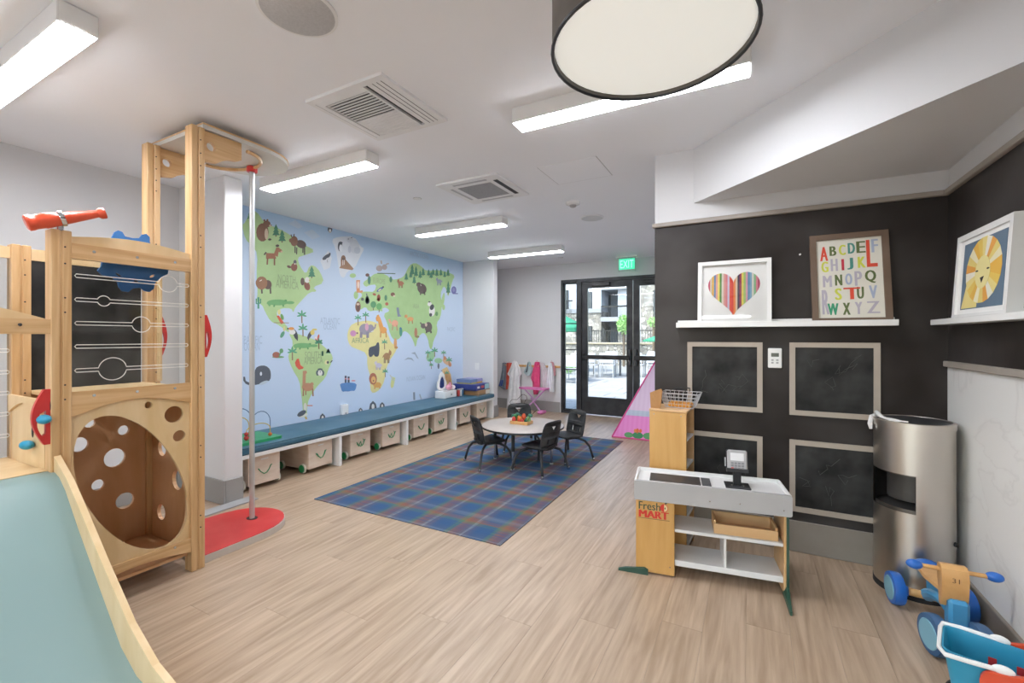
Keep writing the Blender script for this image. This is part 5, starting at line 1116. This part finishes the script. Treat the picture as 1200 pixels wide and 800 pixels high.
for (ch, x0_, x1_, y0_, y1_, k) in (('A',168,220,195,295,'r'),('B',235,280,195,262,'g'),('C',300,345,190,262,'y'),('D',362,408,182,255,'t'),('E',420,478,175,255,'g'),('F',520,560,168,258,'b'),
        ('G',178,225,300,375,'y'),('H',245,290,285,370,'l'),('I',320,334,290,368,'c'),('J',358,396,285,365,'t'),('K',430,480,282,358,'y'),('L',490,552,170,355,'r'),
        ('M',190,250,400,480,'l'),('N',275,322,397,472,'g'),('O',345,390,393,470,'b'),('P',410,455,380,480,'l'),('Q',478,548,378,465,'g'),
        ('R',188,230,500,670,'l'),('S',275,320,492,572,'y'),('T',335,445,490,570,'r'),('U',425,468,488,568,'g'),('V',505,555,482,568,'b'),
        ('W',225,298,595,675,'e'),('X',330,378,593,675,'g'),('Y',412,458,590,672,'l'),('Z',490,572,588,668,'l')):
    a, c = pz(x0_, y1_), pz(x1_, y0_)
    text('letter', ch, mat('ink_' + LC[k][1:], LC[k], .6), t, .1, lambda x, y, d: fna(a[0] + x, a[1] + y, .0008 + d), max(c[0] - a[0], .008), squash=c[1] - a[1], bold=.0 if ch == 'I' else .003)
YPx0, YPx1 = 2.527, 3.08
fnl0 = lambda a, b_, d: (XR - .054 + b_*.06 - d, YPx1 - a, 1.4745 + b_); W_, H_ = YPx1 - YPx0, .42
fnl = lambda a, b_, d: fnl0(a, b_, d + .030)
t = picture('lion_picture', 'white deep framed picture of a yellow lion on blue', W_, H_, fnl0, .028, M_gloss, mat('mat_board', '#f0efec', .6), .05)
build('mat_board', MB().prism([(.02,.02),(W_-.02,.02),(W_-.02,H_-.02),(.02,H_-.02)], fnl, -.004, 0), MC['mat_board'], t)
build('blue_ground', MB().prism([(.07,.05),(W_-.06,.05),(W_-.06,H_-.05),(.07,H_-.05)], fnl, .0002, .001), mat('lion_blue', '#5d7489', .6), t)
lc, lr = (W_*.52, H_*.53), (W_*.32, H_*.36)
pal = ['#e8b64a', '#ecd98a', '#e6a347', '#efe6c0', '#e9c75c', '#f0ead8', '#e8d27a']
build('lion_body', MB().prism([(.08,.055),(W_*.45,.055),(W_*.46,.14),(W_*.25,.2)], fnl, .001, .0014), mat('ink_lionbody', '#ecd98a', .6), t)
for i in range(22):
    a0, a1 = 2*PI*i/22, 2*PI*(i+1)/22
    build('mane_ray', MB().prism([(lc[0] + lr[0]*.3*math.cos(a0), lc[1] + lr[1]*.3*math.sin(a0)), (lc[0] + lr[0]*math.cos(a0), lc[1] + lr[1]*math.sin(a0)), (lc[0] + lr[0]*math.cos(a1), lc[1] + lr[1]*math.sin(a1)), (lc[0] + lr[0]*.3*math.cos(a1), lc[1] + lr[1]*.3*math.sin(a1))], fnl, .001, .0018), mat('ink_' + pal[(i*3) % 7][1:], pal[(i*3) % 7], .6), t)
build('face', MB().prism(ellipse(lc[0], lc[1] - .01, lr[0]*.42, lr[1]*.5, 20), fnl, .001, .0026), mat('ink_face', '#ecdf9c', .6), t)
build('nose', MB().prism([(lc[0] - .018, lc[1] - .035), (lc[0] + .02, lc[1] - .03), (lc[0], lc[1] - .06)], fnl, .0026, .0032), M_black, t)
for dx in (-.055, .055): build('eye', MB().prism(ellipse(lc[0] + dx, lc[1] + .0, .014, .004, 8), fnl, .0026, .0032), M_black, t)
single('wall_hook', MB().cyl((.32 - .04, YD - .016, 1.925), (.28, YD - .006, 1.925), .006, 10), M_gloss, 'tiny white hook on dark wall beside the alphabet poster', 'hook')

# ------------------------------------------------------------------ toy shop counter, shelf, basket
KA = math.radians(8.6)
t = thing('toy_shop_counter', 'toy shop counter with Fresh MART sign, grey top and shelves', 'play counter', (-.60, 2.672, 0), KA)
def pt(nm, mb, m_, par=t, smooth=False): return build(nm, mb, m_, par, smooth, world=False)
M_fas = mat('grey_fascia', '#b4b3b3', .45, var=.04)
fp_ = pt('front_panel', MB().rbox((0, 0, .012), (.215, .014, .45), .002), M_beech)
pt('side_panel', MB().rbox((0, .014, .012), (.014, .25, .45), .002), M_beech); pt('side_panel', MB().rbox((.203, .014, .012), (.215, .25, .45), .002), M_beechl); pt('end_panel', MB().rbox((.765, .0, .012), (.778, .25, .45), .002), M_beechl)
pt('fascia', MB().prism(rrect(-.008, .438, .80, .55, .012, 4), FY, -.022, 0), M_fas)
pt('counter_top', MB().rbox((-.004, 0, .515), (.796, .262, .532), .002), M_white); pt('back_lip', MB().prism(rrect(-.008, .50, .80, .55, .01, 4), FY, .262, .275), M_white)
for x in (-.008, .786): pt('side_lip', MB().rbox((x, 0, .50), (x + .014, .262, .55), .003), M_white)
bl = pt('conveyor_frame', MB().rbox((.06, .035, .532), (.43, .215, .536), .001), M_white)
pt('conveyor_belt', MB().rbox((.075, .05, .534), (.36, .2, .540), .002), mat('belt', '#3b3735', .55), bl); pt('scanner_glass', MB().rbox((.365, .05, .534), (.415, .2, .539), .001), mat('scanner', '#57585a', .15), bl)
pt('shelf_board', MB().rbox((.215, .014, .262), (.765, .24, .28), .002), M_white); pt('shelf_board', MB().rbox((.215, .014, .068), (.765, .24, .10), .002), M_white); pt('shelf_divider', MB().rbox((.475, .02, .10), (.488, .235, .262), .002), M_white)
pt('plinth_rail', MB().rbox((.215, .22, .02), (.765, .235, .05), .002), mat('dark_plinth', '#5d4a38', .6))
pt('green_foot', MB().prism([(-.10, 0), (.07, 0), (.07, .03), (.05, .04), (-.06, .025), (-.10, .012)], FY, -.016, -.002), M_dgreen)
pt('green_leg', MB().prism([(-.17, 0), (.3, 0), (.3, .03), (.26, .05), (.26, .44), (-.012, .44), (-.012, .06), (-.17, .02)], lambda a, c, d: (d + min(a, 0)*.13, a, c), .778, .788), M_dgreen)
for (x, z) in ((.40, .475), (.55, .48), (.76, .47), (.02, .03), (.19, .06)): pt('screw', MB().cyl((x, -.0235 if z > .1 else -.0015, z), (x, -.02 if z > .1 else 0, z), .004, 8), M_chrome)
MS = MAT[t.name]
fl_ = lambda a, b_: (lambda x, y, d: tuple(MS @ Vector((a + x, -.0003 - d, b_ + y))))
text('lettering', 'Fresh', mat('ink_darkgreen', '#3d4a36', .6), t, .06, fl_(.016, .378), .122, squash=.045, bold=.001)
text('lettering', 'MART', mat('ink_red', '#d63322', .6), t, .06, fl_(.016, .332), .168, squash=.042, bold=.0035)
for z in (.43, .326): pt('sign_line', MB().box((.016, -.001, z), (.188, 0, z + .0022)), mat('ink_brown', '#4a3a2a', .6))
ap_ = pt('apple_sign', MB().prism(ellipse(.158, .398, .022, .023, 20), FY, -.0012, 0), mat('ink_red', '#d63322', .6))
pt('apple_core', MB().prism([(.158 + .019*math.cos(-PI/2 + PI*i/10), .398 + .020*math.sin(-PI/2 + PI*i/10)) for i in range(11)], FY, -.0018, -.0012), mat('ink_cream', '#e8cf9a', .6), ap_)
pt('apple_seed', MB().prism(ellipse(.163, .398, .003, .006, 8), FY, -.0022, -.0018), MC['ink_brown'], ap_); pt('apple_leaf', MB().prism(ellipse(.168, .427, .008, .005, 8, .5), FY, -.0015, 0), MC['ink_darkgreen'], ap_)
o = thing('wooden_tray', 'shallow open beech tray on the shop counter shelf', 'tray', tuple(MS @ Vector((.58, .11, .28))), KA)
for (a, c) in (((.425, .03), (.745, .042)), ((.425, .188), (.745, .2)), ((.425, .042), (.437, .188)), ((.733, .042), (.745, .188))):
    h = .335 if a[1] < .1 and c[1] < .1 else .35
    build('tray_side', MB().rbox((a[0] - .58, a[1] - .11, 0), (c[0] - .58, c[1] - .11, h - .28), .002), M_beechl, o, world=False)
build('tray_bottom', MB().box((.437 - .58, .042 - .11, 0), (.733 - .58, .188 - .11, .008)), M_plyin, o, world=False)
o = thing('card_reader', 'toy card payment terminal on black stand on the counter', 'card reader', tuple(MS @ Vector((.555, .12, .532))), KA)
def pc(nm, mb, m_, par=o, smooth=False): return build(nm, mb, m_, par, smooth, world=False)
pc('base_plate', MB().rbox((-.065, -.055, 0), (.065, .055, .008), .002), M_black); pc('column', MB().rbox((-.02, -.008, .008), (.02, .03, .10), .004), M_black)
for x in (-.03, .03): pc('bolt', MB().cyl((x, -.03, .008), (x, -.03, .016), .006, 8), M_chrome)
T_ = Matrix.Translation((0, .0, .09)) @ Matrix.Rotation(math.radians(-14), 4, 'X')
hd = pc('terminal', MB().rbox((-.052, -.02, -.005), (.052, .015, .115), .008, T_), mat('terminal_grey', '#b3b2b3', .4)); pc('cradle', MB().rbox((-.056, -.024, -.01), (.056, .02, .012), .003, T_), M_black)
pc('bezel', MB().rbox((-.056, -.004, .0), (.056, .018, .118), .006, T_), M_blackm)
pc('screen', MB().rbox((-.036, -.0225, .055), (.034, -.02, .098), .001, T_), mat('screen_white', '#e9e9ea', .3), hd)
for i in range(4):
    for j in range(3): pc('key', MB().rbox((-.034 + i*.018, -.0225, .008 + j*.014), (-.020 + i*.018, -.02, .018 + j*.014), .001, T_), mat('key_red', '#c9605a', .5) if (i == 0 and j == 0) else mat('key_grey', '#8a8a8d', .5), hd)
pc('stylus', MB().cyl(T_ @ Vector((-.062, -.005, .02)), T_ @ Vector((-.062, -.005, .07)), .004, 8), M_grey)
# shelf behind the counter
SA_ = math.radians(-4); so = Vector((-.592, 3.03, 0))
o = thing('toy_shelf', 'narrow beech toy shelf standing behind the shop counter', 'shelf unit', so, SA_); HS = .905
pc('front_panel', MB().rbox((0, 0, 0), (.232, .014, HS), .002), M_beech, o); pc('back_panel', MB().rbox((0, .25, 0), (.232, .262, HS), .002), M_beechl, o); pc('side_panel', MB().rbox((0, .014, 0), (.014, .25, HS), .002), M_beech, o)
for z in (.03, .22, .385, .545, .72): pc('shelf_board', MB().rbox((.014, .014, z), (.23, .25, z + .015), .002), M_white, o)
pc('top_board', MB().rbox((-.002, -.003, HS), (.235, .265, HS + .014), .003), M_beechl, o)
sg = pc('sign_board', MB().prism([(.0, HS + .014), (.062, HS + .014), (.075, HS + .13), (.065, HS + .145), (-.005, HS + .115)], FY, .03, .044), wood('cork_board', '#b98a58', '#a87846', (8, 8, 8), .6), o)
for (x, z) in ((.03, HS - .02), (.2, HS - .02)): pc('screw', MB().cyl((x, -.002, z), (x, 0, z), .004, 8), M_chrome, o)
MSH = MAT[o.name]; bz = HS + .0145; bc = MSH @ Vector((.16, .165, bz))
o = thing('wire_basket', 'small chrome wire shopping basket with black handles on shelf', 'basket', tuple(bc), SA_); M_w = mat('bright_wire', '#d7d7da', .3, .6)
def rect_at(z, f_): k_ = .72 + .28*f_; return [(-.115*k_, -.085*k_, z), (.125*k_, -.085*k_, z), (.125*k_, .085*k_, z), (-.115*k_, .085*k_, z)]
for i in range(5): pc('wire_hoop', MB().tube(rect_at(.004 + .095*i/4, i/4), .0028 if i in (0, 4) else .0016, 6, True), M_w, o)
A4, B4 = rect_at(.004, 0), rect_at(.099, 1)
for k_ in range(4):
    for j in range(8):
        f_ = j/8; a = Vector(A4[k_]).lerp(Vector(A4[(k_+1) % 4]), f_); c = Vector(B4[k_]).lerp(Vector(B4[(k_+1) % 4]), f_); pc('wire_upright', MB().tube([a, c], .0014, 4), M_w, o)
for j in range(1, 6): pc('wire_base', MB().tube([Vector(A4[0]).lerp(Vector(A4[3]), j/6), Vector(A4[1]).lerp(Vector(A4[2]), j/6)], .0014, 4), M_w, o)
for s_ in (-1, 1):
    pc('handle', MB().tube([(-.04, s_*.086, .10), (-.045, s_*.07, .122), (0, s_*.066, .126), (.05, s_*.07, .122), (.045, s_*.086, .10)], .004, 6), M_black, o, True)
oc = MSH @ Vector((.165, .15, bz + .006)); o = thing('toy_waffle', 'orange ridged toy food pieces inside the wire basket', 'toy food', tuple(oc), SA_)
pc('slab', MB().rbox((-.07, -.045, 0), (.075, .045, .026), .006), mat('orange_food', '#e89a2a', .5), o)
for i in range(9): pc('ridge', MB().rbox((-.066 + i*.0155, -.047, .004), (-.058 + i*.0155, .047, .031), .002), mat('orange_food2', '#f0b040', .5), o)

# ------------------------------------------------------------------ steel trash can
TC, TR, TH = Vector((.795, 3.235, 0)), .172, .925
o = thing('trash_can', 'tall round brushed steel trash can in the corner', 'trash can', tuple(TC))
def wall_grid(r_, z0, z1, skip=None, n=72, rows_=40):
    b = MB(); vs = [(r_*math.cos(2*PI*j/n), r_*math.sin(2*PI*j/n), z0 + (z1-z0)*i/rows_) for i in range(rows_+1) for j in range(n)]
    fs = []
    for i in range(rows_):
        for j in range(n):
            am = math.degrees(2*PI*(j+.5)/n); zm = z0 + (z1-z0)*(i+.5)/rows_
            if skip and skip(am, zm): continue
            fs.append((i*n+j, i*n+(j+1) % n, (i+1)*n+(j+1) % n, (i+1)*n+j))
    return b.add(vs, fs)
hole_f = lambda a, z: 174 < a < 262 and .465 < z < .66
pc('body', wall_grid(TR, .03, TH, hole_f), M_steel, o, True); pc('inner_wall', wall_grid(TR - .008, .03, TH - .01, hole_f), mat('can_inside', '#6d6862', .35, .8), o, True)
pc('base_ring', MB().lathe([(TR + .003, 0), (TR + .003, .03), (TR - .002, .032)], 48), M_black, o, True)
pc('top_ring', MB().lathe([(TR - .004, TH - .03), (TR + .003, TH - .028), (TR + .003, TH + .006), (TR - .012, TH + .008), (TR - .018, TH)], 48), M_steel, o, True)
pc('lid_recess', MB().lathe([(TR - .02, TH + .001), (TR - .02, TH + .005)], 40), M_black, o)
pc('ash_shelf', MB().lathe([(TR - .012, .44), (TR - .012, .455), (.06, .49), (.05, .49)], 40), mat('shelf_steel', '#8f8d8a', .3, .9), o, True)
pc('drum_liner', MB().lathe([(TR - .06, .5), (TR - .06, .9)], 40), mat('liner_grey', '#4d4a47', .5, .5), o, True)
pc('lock', MB().cyl((TR*.8, -TR*.55, .31), (TR*.88, -TR*.6, .31), .012, 12), M_black, o, True)
n_ = 12; P_ = [(.158*math.cos(a), .158*math.sin(a), TH + .014 + .022*math.exp(-((i-3)/2.2)**2)) for i, a in enumerate([math.radians(150 + i*9) for i in range(n_)])]
pc('bag_edge', MB().tube(P_, [.013 - .0007*i + .002*math.sin(i*1.7) for i in range(n_)], 7), mat('white_bag', '#e3e2e0', .4), o, True)
pc('bag_tail', MB().tube([(P_[0][0], P_[0][1], TH + .014), (-.178, .03, TH + .005), (-.190, .0, TH - .03), (-.188, -.01, TH - .06)], [.012, .012, .013, .008], 7), MC['white_bag'], o, True)

# ------------------------------------------------------------------ wooden ride-on and toy trolley
o = thing('ride_on_bike', 'wooden toddler ride-on bike with blue wheels beside trash can', 'ride-on toy', (.78, 2.78, 0))
def wheel(c, r_, wd_, mt_, mh, par, ax=Vector((1,0,0)), nm='wheel'):
    ax = ax.normalized(); u = Vector((0,0,1)); v = ax.cross(u)
    f_ = lambda x, y, h: Vector(c) + ax*h + u*x + v*y
    w_ = build(nm, MB().lathe([(r_*.8, -wd_/2), (r_*.96, -wd_*.45), (r_, -wd_*.25), (r_, wd_*.25), (r_*.96, wd_*.45), (r_*.8, wd_/2)], 28, f_), mt_, par, True)
    for s_ in (-1, 1): build('hub', MB().lathe([(r_*.74, s_*wd_*.49), (r_*.70, s_*wd_*.56)], 24, f_), mh, w_, True)
    return w_
wheel((.665, 3.0, .08), .08, .05, M_brightblue, M_hub, o, Vector((1, .12, 0))); wheel((.925, 2.97, .08), .08, .05, M_brightblue, M_hub, o, Vector((1, .12, 0)))
wheel((.712, 2.60, .085), .085, .05, M_greyblue, M_hub, o, Vector((1, .25, 0))); wheel((.86, 2.60, .085), .085, .05, M_greyblue, M_hub, o, Vector((1, .25, 0)))
build('rear_axle', MB().cyl((.69, 2.995, .08), (.90, 2.972, .08), .019, 14), M_toywood, o, True)
build('axle_sleeve', MB().cyl((.685, 2.995, .08), (.715, 2.992, .08), .024, 14), M_brightblue, o, True); build('front_axle', MB().cyl((.73, 2.6, .085), (.85, 2.6, .085), .014, 12), M_lblue, o, True)
build('frame', MB().tube([(.79, 2.985, .085), (.79, 2.90, .13), (.79, 2.78, .17), (.79, 2.69, .18)], [.03, .026, .026, .03], 10), M_lblue, o, True)
build('fork', MB().rbox((.765, 2.62, .085), (.835, 2.69, .24), .012), M_lblue, o)
build('seat', MB().prism([(.74, 2.98), (.83, 2.98), (.835, 2.86), (.81, 2.70), (.775, 2.70), (.74, 2.86)], FZ, .222, .24), M_toywood, o); build('seat_support', MB().prism([(2.98, .222), (2.72, .222), (2.74, .17), (2.96, .09)], FX, .78, .80), M_lblue, o)
build('seat_pad', MB().ball((.785, 2.985, .23), (.055, .03, .035), 14, 8), M_brightblue, o, True)
hy, hz = 2.68, .352
HP = [(2.655, .20), (2.64, .25), (2.632, .33), (2.64, .368), (2.66, .38), (2.69, .376), (2.70, .35), (2.695, .32), (2.68, .26), (2.675, .20)]
hd = build('head_post', MB().prism(HP, FX, .745, .835), M_toywood, o, True)
text('marking', '31', mat('burnt_mark', '#6a4a2a', .6), hd, .03, lambda x, y, d: (.778 + x, 2.6315 - d - .0015 + (y - .0)*.02, .315 + y), .024, squash=.02)
build('handlebar', MB().cyl((.675, hy - .01, hz), (.915, hy + .005, hz - .002), .0095, 12), M_toywood, o, True)
for x, y in ((.66, hy - .011), (.93, hy + .006)): build('grip', MB().ball((x, y, hz), (.031, .021, .021), 14, 10), M_brightblue, o, True)
RA = math.radians(-17); RO = Vector((.66, 2.325, 0))
o = thing('toy_trolley', 'blue and red toy shopping trolley with white handle strap', 'toy trolley', tuple(RO), RA)
def ring(z, k_): return [(-.0 + .03*k_, -.20 + .02*k_, z), (.28 - .02*k_, -.20 + .02*k_, z), (.28 - .02*k_, -.02*k_, z), (.03*k_, -.02*k_, z)]
def soft(P, z, r_=.03):
    x0_, y0_, x1_, y1_ = P[0][0], P[0][1], P[2][0], P[2][1]; return [(a, c, z) for a, c in rrect(x0_, y0_, x1_, y1_, r_, 4)]
lv = [soft(ring(.275, 0), .275), soft(ring(.255, .2), .255), soft(ring(.10, 1), .10)]; li = [[(a*.965 + .005, c*.955 - .0045, z + (.006 if i == 2 else .0)) for a, c, z in l] for i, l in enumerate(lv)]
b = MB(); allv = [p_ for l in lv for p_ in l] + [p_ for l in li for p_ in l]; n = len(lv[0]); fs = []
for base in (0, 3*n):
    for i in range(2):
        for j in range(n): fs.append((base + i*n + j, base + i*n + (j+1) % n, base + (i+1)*n + (j+1) % n, base + (i+1)*n + j))
fs += [(j, (j+1) % n, 3*n + (j+1) % n, 3*n + j) for j in range(n)] + [tuple(2*n + j for j in range(n)), tuple(5*n + j for j in range(n))]
bk = pc('basket', b.add(allv, fs), M_cyan, o, True)
for x in (.12, .19): pc('slot_opening', MB().rbox((x, -.0175, .18), (x + .022, -.0145, .215), .001), M_red, bk)
pc('strap', MB().tube([(.15, .004, .278), (.05, .006, .278), (.0, .002, .275), (-.006, -.03, .27), (-.006, -.17, .262), (.01, -.205, .262), (.07, -.208, .268), (.15, -.206, .276)], .008, 8), M_gloss, o, True)
for y in (.006, -.208): pc('pivot', MB().ball((.15, y, .279), (.028, .01, .017), 12, 8), M_gloss, o, True)
sp_ = smooth_loop([(.10, .262), (.16, .272), (.22, .29), (.30, .335), (.325, .35), (.325, .05), (.20, .06), (.13, .12), (.09, .20)], 2)
for y in (-.222, .006): pc('side_shell', MB().prism(sp_, FY, y, y + .016), M_orange, o, True)
pc('decal', MB().prism(ellipse(.235, .215, .05, .028, 18, .2), FY, -.2235, -.222), mat('decal_green', '#a8b84a', .5), o); pc('decal', MB().prism(ellipse(.24, .21, .035, .016, 18, .2), FY, -.225, -.2235), M_gloss, o)
for (x, y) in ((.05, -.175), (.05, -.03), (.26, -.175), (.26, -.03)):
    wv = pc('wheel', MB().lathe([(.038, -.012), (.045, -.008), (.045, .008), (.038, .012)], 22, lambda a, c, h: (x + a, y + h, .045 + c)), M_black, o, True)
    for s_ in (-1, 1): pc('wheel_disc', MB().lathe([(.035, s_*.012), (.032, s_*.016)], 20, lambda a, c, h: (x + a, y + h, .045 + c)), M_red, wv, True)
for x in (.05, .26): pc('axle', MB().cyl((x, -.165, .045), (x, -.04, .045), .006, 8), M_grey, o)
pc('under_frame', MB().rbox((.04, -.15, .06), (.27, -.05, .10), .008), M_orange, o)
